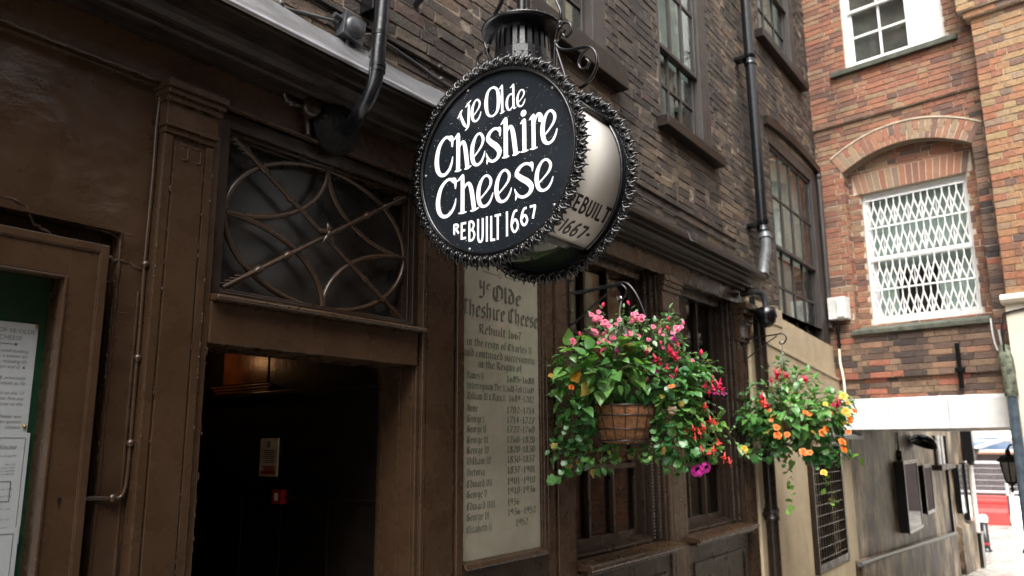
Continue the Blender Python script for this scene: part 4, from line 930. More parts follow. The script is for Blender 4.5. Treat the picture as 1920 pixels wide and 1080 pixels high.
b = MB(); b.lathe([(.10, 3.258), (.152, 3.262), (.163, 3.268), (.166, 3.275), (.162, 3.281), (.10, 3.30), (.05, 3.325), (.024, 3.335), (.022, 3.34), (0, 3.34)], (CX, SY, 0), (0, 0, 1), 48); b.lathe([(0, 3.2575), (.10, 3.258)], (CX, SY, 0), (0, 0, 1), 48)
for k in range(26): a = 2*math.pi*k/26; b.ball((CX+.155*math.cos(a), SY+.155*math.sin(a), 3.283), .006, 6)
b.build('brim', M['black'], sg)
hg = MB(); hg.tube([(CX, SY, 3.33), (CX, SY, 4.05)], .0215, 14); hg.tube([(CX, SY, 3.34), (CX, SY, 3.36)], .028, 14)
hg.tube([(CX, .06, 3.96), (CX, SY-.1, 3.96)], .02, 10); hg.tube([(CX, .05, 3.6), (CX, SY+.02, 3.93)], .014, 8)
def strap(pts, w_=.011, t=.0035): 
    p = catmull(pts, 8); n_ = len(p)
    v = []
    for i, (y, z) in enumerate(p):
        a = p[max(0, i-1)]; c = p[min(n_-1, i+1)]; d = Vector((c[0]-a[0], c[1]-a[1])); d.normalize() if d.length else None
        nx, nz = -d.y*t, d.x*t
        v += [(CX-w_, y+nx, z+nz), (CX+w_, y+nx, z+nz), (CX+w_, y-nx, z-nz), (CX-w_, y-nx, z-nz)]
    f = []
    for i in range(n_-1):
        k = 4*i
        for j in range(4): f.append((k+j, k+(j+1) % 4, k+4+(j+1) % 4, k+4+j))
    hg.add(v, f, True); hg.add(v[:4], [(0, 1, 2, 3)]); hg.add(v[-4:], [(3, 2, 1, 0)])
for s_ in (-1, 1):
    Y = lambda d: SY+s_*d
    strap([(Y(.30), 2.94), (Y(.175), 3.03), (Y(.162), 3.10), (Y(.150), 3.20)], .008) if False else None
    strap([(Y(.150), 3.03), (Y(.158), 3.17), (Y(.162), 3.20), (Y(.178), 3.25), (Y(.185), 3.30), (Y(.150), 3.38), (Y(.10), 3.45), (Y(.05), 3.56), (Y(.02), 3.68)], .010)
    strap([(Y(.20), 3.015), (Y(.152), 3.18)], .005)
    # big scroll outward and small scroll above
    strap([(Y(.155), 3.178), (Y(.175), 3.148), (Y(.215), 3.128), (Y(.262), 3.122), (Y(.305), 3.112), (Y(.332), 3.082), (Y(.338), 3.035), (Y(.318), 2.99), (Y(.285), 2.965), (Y(.258), 2.960)], .007)
    strap([(Y(.305), 3.110), (Y(.275), 3.092), (Y(.258), 3.062), (Y(.268), 3.035), (Y(.292), 3.030), (Y(.303), 3.05), (Y(.292), 3.066)], .006)
    strap([(Y(.155), 3.178), (Y(.168), 3.225), (Y(.198), 3.248), (Y(.226), 3.232), (Y(.228), 3.200), (Y(.206), 3.186), (Y(.192), 3.202), (Y(.203), 3.216)], .006)
    hg.ball((CX, Y(.155), 3.178), .013, 8)
    for dz, rr in ((3.235, .010), (3.252, .013), (3.268, .008), (3.282, .004)): hg.ball((CX, Y(.178), dz), rr, 8)
hg.build('hanger', M['black'], sg)

# ------------------------------------------------------------------ hanging baskets and their brackets
def bracket(x, dz, label):
    t = thing('basket_bracket', label, 'bracket', (x, 0, 2.2355+dz), 0, 'wrought iron basket brackets')
    o = Vector((x, 0, dz)); P_ = lambda l, r, nn=8: b.tube([o+Vector((0, p[0], p[1])) for p in catmull(l, 5)], r, nn)
    b = MB(); b.box(x-.012, x+.012, -.016, .0, 2.235+dz, 2.52+dz); b.build('back_plate', M['black'], t, .002)
    b = MB()
    P_([(-.036, 2.504), (-.020, 2.512), (-.008, 2.490), (-.014, 2.452), (-.061, 2.433), (-.167, 2.441), (-.279, 2.448), (-.326, 2.451), (-.353, 2.419), (-.339, 2.381), (-.308, 2.368), (-.296, 2.389)], .0058)
    b.build('arm', M['black'], t)
    b = MB(); P_([(-.030, 2.335), (-.015, 2.344), (-.010, 2.311), (-.014, 2.280), (-.034, 2.276), (-.148, 2.354), (-.279, 2.436)], .0052); b.build('brace', M['black'], t)
    return t
bracket(3.587, 0, 'black iron scroll bracket on the post beside the list board')
bracket(6.30, .035, 'black iron scroll bracket fixed at the end pilaster near downpipe')
hose = tag(MB().tube([(3.593, p[0], p[1]) for p in catmull([(-.02, 2.4455), (-.061, 2.4445), (-.167, 2.4525), (-.279, 2.460), (-.348, 2.460), (-.401, 2.402), (-.442, 2.309), (-.466, 2.225), (-.479, 2.10), (-.45, 1.95), (-.40, 1.86)], 6)], .0048, 8).build('irrigation_tube', M['rubber']), 'thin black watering tube arching from bracket into the flowers', 'tube')

def leaf_verts(kind, rg):
    """outline of a leaf: list of (across, along) for one half, tip last"""
    if kind == 'point': return [(.10, .02), (.30, .10), (.40, .22), (.36, .27), (.43, .36), (.36, .42), (.38, .52), (.28, .58), (.27, .68), (.17, .76), (.12, .87), (0, 1.0)]
    if kind == 'oval': return [(.12, .05), (.25, .18), (.31, .35), (.29, .52), (.22, .7), (.11, .87), (0, 1.0)]
    return [(.16, -.06), (.38, -.06), (.46, .08), (.42, .16), (.54, .26), (.52, .44), (.42, .48), (.44, .62), (.32, .78), (.18, .76), (.12, .86), (0, .88)]   # lobed round leaf
def add_leaf(mb, base, dirv, nor, size, kind, rg, fold=.25, droop=.35):
    d = Vector(dirv).normalized(); n_ = Vector(nor); n_ = (n_-d*n_.dot(d)); n_ = n_.normalized() if n_.length > 1e-4 else d.orthogonal().normalized(); s_ = d.cross(n_)
    hl = leaf_verts(kind, rg); mid = [(0, 0)]+[(0, y) for _, y in hl]
    def P_(x, y):
        cup = fold*abs(x) if kind != 'round' else .28*(x*x+(y-.4)**2)*1.6+.05*math.sin(9*math.atan2(x, y-.35))
        return base+(d*y+s_*x+n_*(cup-droop*y*y))*size
    N = len(hl); v = [P_(0, 0)]
    v += [P_(0, max(0, y)*.999) for _, y in hl]
    v += [P_(x, y) for x, y in hl]; v += [P_(-x, y) for x, y in hl]
    m0, r0, l0 = 1, 1+N, 1+2*N; f = [(0, r0, m0), (0, m0, l0)]
    for i in range(N-1):
        if i < N-2: f += [(m0+i, r0+i, r0+i+1, m0+i+1), (m0+i+1, l0+i+1, l0+i, m0+i)]
        else: f += [(m0+i, r0+i, r0+i+1), (l0+i+1, l0+i, m0+i)]
    mb.add(v, f, True)
FR = Vector((cr.x, cr.y, 0)).normalized(); FD = Vector((FR.y*-1, FR.x, 0)); UP = Vector((0, 0, 1))      # a horizontal frame: across, away, up
def fill(mb, stems, C0, blobs, rg):
    for (u, v, w_, ru, rv, rw, n, kind, s0, s1) in blobs:
        if n > 4: n = int(n*1.4); s0 *= .56; s1 *= .70
        c = C0+FR*u+UP*v+FD*w_
        for _ in range(n):
            while True:
                p = Vector((rg.gauss(0, 1), rg.gauss(0, 1), rg.gauss(0, 1)))
                if p.length > .01: break
            p.normalize(); rr = rg.uniform(.55, 1.05)**.6
            q_ = c+(FR*p.x*ru+UP*p.y*rv+FD*p.z*rw)*rr
            out = (FR*p.x+UP*p.y*.7+FD*p.z); out.normalize()
            d = out*.8+UP*rg.uniform(-.75, .15)+Vector((rg.uniform(-.6, .6), rg.uniform(-.6, .6), rg.uniform(-.3, .3)))
            nor = out*.7+UP*1.0+Vector((rg.uniform(-.5, .5), rg.uniform(-.5, .5), rg.uniform(-.3, .3)))
            add_leaf(mb, q_, d, nor, rg.uniform(s0, s1), kind, rg, rg.uniform(.1, .4), rg.uniform(.1, .55))
            if stems is not None and rg.random() < .5:
                k = c+(q_-c)*.25+Vector((0, 0, -.02)); mid = (k+q_)/2+UP*.015
                stems.tube([k, mid, q_], [.0022, .0018, .0012], 5, caps=False)
def sprigs(C0, tips, rg, leafmb, stems, kind='oval', s=(.02, .036)):
    """thin shoots that arch out of the basket and end in small leaves"""
    for (u, v, w_) in tips:
        e = C0+FR*u+UP*v+FD*w_; a = C0+FR*u*.25+UP*(.12+.25*max(0, v))+FD*w_*.3; m_ = (a+e)/2+UP*(.05 if v > -.02 else .12)
        pts = [Vector(p) for p in catmull([tuple(a), tuple(m_), tuple(e)], 7)]
        stems.tube(pts, [.0022-.0014*i/len(pts) for i in range(len(pts))], 5, caps=False)
        for i in range(4, len(pts)):
            t_ = (pts[i]-pts[i-1]).normalized(); sd = t_.cross(UP); sd = sd.normalized() if sd.length > .05 else FR
            for sg_ in (-1, 1):
                if rg.random() < .8: add_leaf(leafmb, pts[i]+t_*rg.uniform(-.006, .006), sd*sg_+t_*.6+UP*rg.uniform(-.35, .2), UP*1+sd*rg.uniform(-.5, .5)-FD*.4, rg.uniform(*s)*(1.15-.5*i/len(pts)), kind, rg, .25, rg.uniform(.1, .5))
        add_leaf(leafmb, pts[-1], (pts[-1]-pts[-2]), UP-FD*.5, rg.uniform(*s)*.8, kind, rg)
def blossom_mesh(kind, mat, seed):
    rg = random.Random(seed); b = MB(); b2 = None
    def pet(c, d, n_, L, W_, bend):
        d = Vector(d).normalized(); n_ = Vector(n_); n_ = (n_-d*n_.dot(d)).normalized(); s_ = d.cross(n_); v = []
        prof = [(.12, 0), (.42, .3), (.5, .6), (.36, .88), (0, 1.0)]
        for x, y in prof: v.append(c+d*y*L+s_*x*W_+n_*bend*y*y*L+n_*.15*x*W_)
        for x, y in prof: v.append(c+d*y*L-s_*x*W_+n_*bend*y*y*L+n_*.15*x*W_)
        v += [c+d*y*L+n_*bend*y*y*L for _, y in prof]
        f = []
        for i in range(4): f += [(10+i, i, i+1, 10+i+1), (10+i+1, 5+i+1, 5+i, 10+i)]
        b.add(v, f, True)
    if kind == 'rosette':
        for lay_, (n_, L, up_) in enumerate(((5, .022, .22), (4, .016, .7), (3, .009, 1.6))):
            for k in range(n_):
                a = 2*math.pi*(k+.5*lay_)/n_+rg.uniform(-.25, .25)
                pet(Vector((0, 0, 0)), (math.cos(a), math.sin(a), up_*rg.uniform(.7, 1.2)), (0, 0, 1), L*rg.uniform(.85, 1.15), L*1.05, -.25)
    elif kind == 'cluster':
        for k in range(13):
            a = 2.4*k; z = 1-k/13*1.2; r_ = math.sqrt(max(0, 1-z*z*.7)); c = Vector((r_*math.cos(a), r_*math.sin(a), z))*.026
            for j in range(5):
                a2 = 2*math.pi*j/5+k; o = c.normalized(); t1 = o.orthogonal().normalized(); t2 = o.cross(t1)
                pet(c, t1*math.cos(a2)+t2*math.sin(a2)+o*.3, o, .0145, .013, -.1)
    elif kind == 'drop':          # hanging fuchsia: tube, four sepals, skirt, stamens
        b.tube([(0, 0, 0), (0, 0, -.012), (0, 0, -.022)], [.002, .0045, .0055], 7)
        for k in range(4):
            a = math.pi/2*k+.3; pet(Vector((0, 0, -.02)), (math.cos(a)*.6, math.sin(a)*.6, -.55), (0, 0, 1), .021, .0115, .45)
        for k in range(4):
            a = math.pi/2*k+.9; pet(Vector((0, 0, -.02)), (math.cos(a)*.35, math.sin(a)*.35, -1), (math.cos(a), math.sin(a), 0), .017, .014, .1)
        for k in range(3): b.tube([(0, 0, -.03), (.002*(k-1), .002, -.055)], .0006, 4)
    elif kind == 'bud': b.tube([(0, 0, .003), (0, 0, -.003), (0, 0, -.011), (0, 0, -.019)], [.0012, .0055, .006, .0008], 8)
    o = b.build('blossom', mat); me = o.data; bpy.data.objects.remove(o); return me
BM = {k: [blossom_mesh(kd, M[mt], 11+7*i+j) for j in range(2)] for i, (k, kd, mt) in enumerate((('pink', 'rosette', 'pink'), ('pinkc', 'cluster', 'pink'), ('fuchsia', 'drop', 'fred'), ('purple', 'drop', 'purple'), ('magenta', 'cluster', 'magenta'), ('yellow', 'rosette', 'yellow'), ('orange', 'rosette', 'orange'), ('coral', 'drop', 'coral'), ('bud', 'bud', 'fred'), ('pbud', 'bud', 'pink')))}
def blossoms(root, C0, lst, rg):
    inv = accm(root).inverted()
    for (kind, u, v, w_, s_) in lst:
        o = bpy.data.objects.new('blossom', BM[kind][rg.randrange(2)]); col.objects.link(o); o.parent = root
        p = C0+FR*u+UP*v+FD*w_; o.location = inv @ p; o.scale = (s_, s_, s_)
        if kind in ('fuchsia', 'purple', 'coral', 'bud', 'pbud'): o.rotation_euler = (rg.uniform(-.4, .4), rg.uniform(-.4, .4), rg.uniform(0, 6))
        else:
            d = (-FD*1.0+UP*.45+FR*rg.uniform(-.5, .5)+Vector((0, 0, rg.uniform(-.3, .3)))).normalized(); o.rotation_euler = d.to_track_quat('Z', 'Y').to_euler()
def chain(p, q, mb, n=None):
    p = Vector(p); q = Vector(q); L = (q-p).length; n = n or int(L/.016); d = (q-p).normalized(); a = d.orthogonal().normalized(); c = d.cross(a)
    for i in range(n):
        m_ = p+(q-p)*(i+.5)/n; e = a if i % 2 else c
        mb.tube([m_+d*.0105*math.cos(t*math.pi/4)+e*.0055*math.sin(t*math.pi/4) for t in range(8)], .0017, 5, True)
def basket(C0, hook, label, blobs, flowers, seed, rt=.168, rb=.118, tips=(), dtips=()):
    rg = random.Random(seed)
    t = thing('hanging_basket', label, 'hanging basket', tuple(C0), 0, 'flowering hanging baskets')
    b = MB(); b.lathe([(0, -.100), (rb*.7, -.099), (rb, -.088), (rb+.012, -.05), (rt-.012, .03), (rt, .085), (rt-.01, .09), (rt-.02, .06), (0, .05)], C0, (0, 0, 1), 40); b.build('coir_liner', M['coir'], t)
    b = MB()
    for h, r_ in ((.086, rt), (.036, rt-.012), (-.03, rb+.018), (-.086, rb+.001)): b.tube([C0+Vector(((r_+.004)*math.cos(2*math.pi*k/40), (r_+.004)*math.sin(2*math.pi*k/40), h)) for k in range(40)], .0028, 6, True)
    for k in range(16):
        a = 2*math.pi*k/16+.15; e = Vector((math.cos(a), math.sin(a), 0)); b.tube([C0+e*(rt+.005)+UP*.086, C0+e*(rt-.007)+UP*.036, C0+e*(rb+.022)-UP*.03, C0+e*(rb+.004)-UP*.086, C0+e*(rb*.6)-UP*.104], .0024, 6)
    b.build('wire_frame', M['rubber'], t)
    b = MB(); hk = Vector(hook)
    top = hk-UP*.09
    b.tube([hk+Vector((0, .006, .012)), hk+Vector((0, -.01, .018)), hk+Vector((0, -.012, -.005)), hk+Vector((0, 0, -.05)), top], .003, 7)
    for k in range(3):
        a = 2*math.pi*k/3+.6; chain(top, C0+Vector((rt*math.cos(a), rt*math.sin(a), .09)), b)
    b.build('chain', M['galv'], t)
    st = MB()
    for mt in ('leaf', 'leafdark', 'leafpale', 'leaflime'):
        bl = [x[1:] for x in blobs if x[0] == mt]
        if bl:
            b = MB(); fill(b, st, C0, bl, rg); b.build('foliage', M[mt], t)
    b = MB(); sprigs(C0, tips, rg, b, st); b.build('foliage', M['leafpale'], t)
    b = MB(); sprigs(C0, dtips, rg, b, st, 'round', (.034, .052)); b.build('foliage', M['leafdark'], t)
    b = st; b.build('stems', M['stem'], t)
    blossoms(t, C0, flowers, rg)
    return t
k1 = .00269
def px(x, y): return ((x-1167)*k1, (790-y)*k1+.018)
def B(mt, x, y, w_, rx, ry, rw, n, kind, s0, s1): u, v = px(x, y); return (mt, u, v, w_, rx*k1, ry*k1, rw, n, kind, s0, s1)
C1 = Vector((3.587, -.312, 1.742))
bl1 = [B('leafdark', 1195, 705, .0, 120, 50, .20, 190, 'point', .06, .10), B('leaf', 1100, 700, -.06, 60, 55, .14, 70, 'point', .07, .125), B('leaf', 1070, 735, -.02, 32, 40, .08, 22, 'point', .06, .11), B('leaf', 1150, 690, -.14, 70, 45, .09, 60, 'point', .07, .115),
       B('leafpale', 1200, 640, -.03, 90, 38, .14, 150, 'oval', .035, .06), B('leafpale', 1265, 620, .0, 18, 45, .05, 26, 'oval', .03, .05), B('leafpale', 1185, 600, .0, 30, 22, .05, 14, 'oval', .03, .045), B('leafpale', 1130, 620, .0, 30, 22, .06, 16, 'oval', .03, .05), B('leafpale', 1085, 655, .0, 22, 25, .05, 12, 'oval', .035, .055),
       B('leafpale', 1310, 700, -.02, 42, 30, .10, 60, 'oval', .035, .06), B('leafdark', 1260, 720, -.02, 75, 45, .16, 110, 'point', .05, .085),
       B('leaf', 1265, 770, -.06, 50, 40, .10, 70, 'round', .05, .075), B('leafdark', 1265, 820, -.03, 52, 48, .10, 85, 'round', .05, .075), B('leaf', 1300, 800, -.03, 40, 40, .08, 34, 'point', .05, .08), B('leafdark', 1265, 870, -.02, 20, 18, .04, 12, 'round', .05, .065), B('leaf', 1320, 850, -.02, 24, 18, .05, 12, 'round', .05, .07),
       B('leafdark', 1080, 800, .0, 38, 55, .08, 46, 'round', .05, .075), B('leafdark', 1050, 850, .0, 28, 24, .05, 16, 'round', .045, .06), B('leafdark', 1095, 850, .0, 24, 20, .05, 12, 'round', .06, .075), B('leafdark', 1043, 893, .0, 12, 7, .02, 3, 'round', .055, .07), B('leafdark', 1120, 865, .02, 30, 22, .05, 16, 'point', .05, .08),
       B('leaflime', 1215, 850, .0, 32, 16, .06, 26, 'oval', .025, .045), B('leaflime', 1145, 850, .02, 30, 20, .05, 14, 'oval', .03, .05), B('leafdark', 1098, 765, -.10, 16, 30, .04, 16, 'point', .07, .1), B('leaflime', 1350, 800, .0, 14, 20, .03, 7, 'oval', .05, .08)]
def Fw(kind, x, y, w_, s_=1): u, v = px(x, y); return (kind, u, v, w_, s_)
rgf = random.Random(21)
fl1 = [Fw('pink', x, y, -.1+rgf.uniform(-.03, .03), s_*.72) for x, y, s_ in ((1108, 598, .95), (1116, 606, 1), (1126, 601, .9), (1122, 592, .8), (1133, 612, 1.1), (1142, 618, 1), (1138, 628, .9), (1146, 640, 1), (1130, 646, 1), (1120, 650, .8), (1188, 598, 1.1), (1194, 606, 1.1), (1184, 610, .9), (1200, 608, 1), (1206, 600, .8), (1172, 640, 1), (1180, 634, .9), (1072, 648, 1.15), (1078, 652, 1), (1270, 624, 1), (1262, 630, 1), (1276, 621, .9), (1222, 622, .9), (1213, 645, .8), (1160, 608, .8), (1246, 700, .7), (1296, 683, .7))]
fl1 += [Fw('pinkc' if rgf.random() < .3 else 'pink', 1160+rgf.uniform(-55, 95), 640+rgf.uniform(-28, 36), -.15+rgf.uniform(-.02, .05), rgf.uniform(.3, .5)) for _ in range(20)]
fl1 += [Fw('pink', cx_+rgf.uniform(-10, 10), cy_+rgf.uniform(-9, 9), -.12+rgf.uniform(-.02, .02), rgf.uniform(.45, .7)) for cx_, cy_ in ((1122, 604), (1122, 604), (1134, 624), (1190, 604), (1196, 602), (1186, 640), (1272, 626), (1140, 645)) for _ in (0, 1)]
fl1 += [Fw('fuchsia', x, y, -.14, s_) for x, y, s_ in ((1218, 672, 1.3), (1252, 660, 1.2), (1258, 672, 1.1), (1262, 646, 1), (1125, 662, 1.2), (1128, 672, 1), (1244, 690, 1), (1255, 668, 1), (1248, 655, 1.2), (1263, 668, 1.1), (1313, 722, 1.1), (1322, 726, 1.2), (1330, 722, 1.2), (1338, 728, 1.1), (1326, 712, 1.1), (1340, 718, 1), (1318, 735, .9), (1262, 696, 1), (1232, 682, .9), (1208, 660, .9))]
fl1 += [Fw('purple', x, y, -.15, 1.1) for x, y in ((1152, 658), (1216, 688), (1222, 696), (1260, 636), (1330, 735), (1344, 735))]
fl1 += [Fw('bud', x, y, -.15, s_) for x, y, s_ in ((1130, 578, 1.5), (1174, 575, 1.3), (1084, 632, 1.3), (1306, 667, 1.5), (1245, 622, 1.3), (1250, 605, 1.1), (1232, 650, 1.1), (1260, 700, 1.3), (1248, 712, 1.2), (1172, 655, 1))]
fl1 += [Fw('pbud', x, y, -.15, 1.4) for x, y in ((1198, 722), (1206, 716), (1250, 715), (1232, 630), (1275, 612))]
fl1 += [Fw('magenta', 1296, 884, -.05, 1.0), Fw('magenta', 1310, 879, -.05, .85), Fw('yellow', 1076, 715, -.12, 1.15), Fw('yellow', 1080, 710, -.12, .9), Fw('orange', 1068, 732, -.12, .7), Fw('yellow', 1031, 708, -.05, .6), Fw('orange', 1243, 734, -.2, .5), Fw('orange', 1248, 733, -.2, .45)]
fl1 += [Fw('coral', x, y, -.12, s_*.8) for x, y, s_ in ((1285, 800, 1.3), (1295, 806, 1.3), (1302, 798, 1.3), (1290, 815, 1.2), (1318, 785, 1.3), (1325, 790, 1.2), (1330, 826, 1.2), (1322, 838, 1.2), (1342, 850, 1.3), (1348, 858, 1.2), (1298, 838, 1.1), (1312, 845, 1), (1312, 760, 1.2), (1275, 808, 1.1))]
basket(C1, (3.587, -.312, 2.372), 'larger nearer hanging basket with pink begonias and red fuchsias, coir liner showing', bl1, fl1, 5, tips=[px(x, y)+(w_,) for x, y, w_ in ((1265, 592, 0), (1278, 606, -.05), (1252, 606, .03), (1130, 580, -.03), (1112, 590, 0), (1175, 576, 0), (1200, 586, .04), (1085, 636, -.04), (1304, 666, -.02), (1330, 690, .0), (1350, 702, -.04), (1358, 742, -.02), (1352, 770, 0), (1345, 800, -.05), (1390, 858, -.04), (1362, 830, 0), (1338, 845, -.06), (1030, 688, -.03), (1028, 742, 0), (1240, 640, -.1), (1225, 620, -.05), (1310, 720, -.12), (1290, 690, -.1))], dtips=[px(x, y)+(w_,) for x, y, w_ in ((1022, 848, 0), (1044, 894, -.03), (1064, 872, 0), (1030, 866, .03), (1082, 880, -.02), (1050, 820, -.05), (1240, 880, -.03), (1262, 888, 0), (1290, 870, -.05), (1320, 858, -.04), (1205, 862, -.02), (1225, 846, -.08), (1180, 852, .03), (1150, 862, .02))])
k2 = 6.235/1474
def px2(x, y): return ((x-1480)*k2, (800-y)*k2)
def B2(mt, x, y, w_, rx, ry, rw, n, kind, s0, s1): u, v = px2(x, y); return (mt, u, v, w_, rx*k2, ry*k2, rw, n, kind, s0, s1)
C2 = Vector((6.30, -.318, 1.758))
bl2 = [B2('leaf', 1490, 780, 0, 95, 42, .28, 260, 'point', .07, .12), B2('leafdark', 1490, 800, 0, 90, 40, .28, 170, 'point', .07, .12), B2('leaf', 1495, 720, -.02, 42, 30, .14, 70, 'oval', .06, .11), B2('leafpale', 1440, 740, -.03, 45, 22, .14, 60, 'oval', .05, .09), B2('leaf', 1560, 765, -.02, 45, 28, .14, 60, 'point', .06, .11),
       B2('leafdark', 1410, 790, 0, 28, 26, .1, 30, 'oval', .06, .11), B2('leafdark', 1540, 845, 0, 45, 22, .14, 50, 'round', .07, .1), B2('leafdark', 1440, 840, 0, 45, 18, .12, 36, 'round', .06, .1), B2('leafdark', 1478, 690, 0, 12, 22, .05, 14, 'oval', .05, .09), B2('leaflime', 1395, 830, 0, 14, 6, .04, 4, 'oval', .08, .12), B2('leaflime', 1610, 853, 0, 6, 4, .02, 2, 'oval', .06, .1)]
def trail(x0, y0, y1, n, rg, dx):
    return [B2('leaflime', x0+dx*i/n+rg.uniform(-6, 6), y0+(y1-y0)*i/n, 0, 3, 3, .01, 1, 'round', .035, .055) for i in range(n)]
bl2 += trail(1478, 860, 955, 12, random.Random(2), -3)+trail(1540, 860, 945, 14, random.Random(3), 8)
def F2(kind, x, y, s_=1): u, v = px2(x, y); return (kind, u, v, -.30+abs(x-1490)*.0012, s_)
fl2 = [F2('orange', a[0], a[1], a[2]*.82) for a in ((1440, 802, 1.6), (1441, 816, 1.7), (1456, 815, 1.3), (1480, 845, 1.7), (1490, 846, 1.3), (1518, 812, 1.7), (1526, 805, 1.3), (1556, 828, 1.7), (1558, 841, 1.6), (1576, 790, 1.5), (1570, 811, 1.2), (1488, 777, 1.2), (1496, 780, 1), (1535, 778, 1.1), (1430, 772, .9), (1586, 774, 1.2), (1432, 790, .9))]
fl2 += [F2('yellow', *a) for a in ((1568, 776, 1.7), (1566, 748, 1.5), (1528, 762, 1.0), (1514, 880, 1.2), (1385, 840, 1.4), (1574, 760, .9))]
fl2 += [F2('fuchsia', a[0], a[1], a[2]*.8) for a in ((1442, 702, 2), (1448, 706, 2), (1452, 698, 2), (1556, 754, 2.2), (1546, 756, 1.8), (1435, 712, 1.6), (1490, 712, 1.8), (1496, 714, 1.6))]
fl2 += [F2('fuchsia', *a) for a in ((1444, 698, 1.8), (1420, 738, 1.6), (1423, 752, 1.8), (1458, 704, 1.6), (1486, 712, 1.5), (1552, 750, 1.6))]+[F2('coral', 1424, 750, 2.2), F2('coral', 1419, 745, 1.8)]
basket(C2, (6.30, -.312, 2.407), 'smaller farther hanging basket with orange flowers and trailing lime vines', bl2, fl2, 8, tips=[px2(x, y)+(w_,) for x, y, w_ in ((1398, 738, 0), (1384, 792, -.03), (1602, 756, 0), (1600, 780, -.05), (1480, 668, 0), (1470, 680, -.05), (1440, 690, 0), (1560, 735, -.1), (1520, 720, 0), (1418, 720, -.05), (1590, 820, -.05), (1405, 760, -.1), (1372, 808, -.02), (1580, 742, 0))], dtips=[px2(x, y)+(w_,) for x, y, w_ in ((1400, 836, 0), (1420, 856, -.05), (1560, 868, -.05), (1590, 850, 0), (1520, 872, -.08), (1460, 868, -.08))])

# ------------------------------------------------------------------ pipes, cables, fittings on the pub
P1 = catmull([(1.885, -.285, 4.4), (1.876, -.285, 3.7), (1.870, -.283, 3.27), (1.856, -.28, 3.05), (1.848, -.276, 2.93), (1.840, -.255, 2.862), (1.842, -.205, 2.818), (1.880, -.13, 2.808), (1.910, -.065, 2.812)], 8)
t = thing('swan_neck_lamp', 'black round fitting on fascia fed by a bent pipe over cornice', 'lamp', (1.87, 0, 2.83))
b = MB(); b.tube(P1, .0275, 14)
for z in (3.11, 2.985, 2.965): b.tube([(1.857+(z-3.05)*.06, -.2805, z-.007), (1.857+(z-3.05)*.06, -.2805, z+.007)], .0305, 14)
b.build('supply_pipe', M['blackpipe'], t)
b = MB(); b.lathe([(.104, 0), (.108, .015), (.106, .03), (.098, .034), (.099, .045), (.09, .05), (.089, .058), (.076, .062), (.074, .07), (.055, .074), (.045, .082), (0, .084)], (1.905, .012, 2.832), (0, -1, 0), 32); b.build('round_body', simple('dull_black_tar_paint', (.0035, .003, .003), .45, 0, .15, .4, 30, .9, 70, .01), t)
t = thing('wall_sensor', 'small brown painted round sensor with side arm on the fascia', 'sensor', (1.77, .01, 2.84))
b = MB(); b.lathe([(.035, 0), (.036, .03), (.03, .04), (0, .042)], (1.775, -.005, 2.858), (-.25, -1, .1), 20); b.tube([(1.775, .01, 2.90), (1.775, -.01, 2.76)], .011, 8); b.build('body', M['browndark'], t)
b = MB(); b.tube([(1.77, -.012, 2.865), (1.70, -.02, 2.852), (1.655, -.03, 2.85), (1.648, -.03, 2.87)], .010, 8); b.ball((1.685, -.02, 2.853), .016, 8); b.build('arm', M['browndark'], t)
t = thing('junction_box', 'grey square junction box with domed lid on sooty brick', 'junction box', (1.985, .05, 3.27))
jt = Matrix.Translation((1.985, .012, 3.285)) @ Matrix.Rotation(R(8), 4, 'Y')
b = MB(jt); b.box(-.048, .048, -.018, .038, -.048, .048); b.box(-.055, .055, -.022, -.018, -.055, .055); b.build('box', M['plastic'], t, .006)
b = MB(jt); b.lathe([(.046, .02), (.044, .028), (.03, .036), (0, .04)], (0, 0, 0), (0, -1, 0), 28); b.build('domed_lid', M['plastic'], t)
for g0, g1 in (((-.05, .01, .02), (-.085, .01, .02)), ((.0, .01, -.05), (.0, .01, -.085)), ((.05, .01, -.01), (.08, .01, -.01))): MB(jt).tube([g0, g1], .012, 10).build('cable_gland', M['plastic'], t)
t = thing('floodlight_ballast', 'small black connector box above junction box behind pipe', 'electrical box', (2.09, .0, 3.40))
b = MB(); b.box(2.06, 2.13, -.03, .05, 3.40, 3.52); b.box(2.068, 2.082, -.05, -.03, 3.36, 3.5); b.box(2.1, 2.13, -.05, -.03, 3.37, 3.5); b.tube([(2.095, -.02, 3.41), (2.095, -.02, 3.33)], .012, 8); b.build('body', M['black'], t, .004)
b = MB(); b.box(2.055, 2.135, -.055, .05, 3.52, 3.56); b.build('lid', M['offwhite'], t, .004)
def cable(pts, r, label, name='cable', mat='cable', smooth=True, clips=()):
    p = catmull(pts, 6) if smooth else pts
    b = MB().tube(p, r, 7)
    for c in clips: b.ball(c, r*2.1, 7)
    return tag(b.build(name, M[mat]), label, 'cable')
cable([(-1, .04, 3.12), (1.2, .04, 3.19), (1.55, .035, 3.215), (1.8, .038, 3.272), (1.90, .022, 3.288)], .007, 'grey cable running along bricks into left of junction box', clips=[(1.66, .036, 3.25)])
cable([(2.065, .022, 3.30), (2.15, .034, 3.33), (2.4, .036, 3.312), (2.68, .038, 3.29), (3.6, .038, 3.27), (4.6, .038, 3.268), (6.4, .038, 3.26)], .0065, 'grey cable running right from junction box above the cornice', clips=[(2.56, .036, 3.302), (4.5, .036, 3.268)])
cable([(-1, .038, 3.36), (1.2, .038, 3.37), (1.82, .038, 3.352), (2.68, .038, 3.352), (4.2, .038, 3.34), (6.4, .038, 3.33)], .009, 'upper dark conduit clipped along the sooty brickwork', 'conduit', 'weather', True, [(1.5, .034, 3.365), (2.55, .034, 3.352), (3.5, .034, 3.345)])
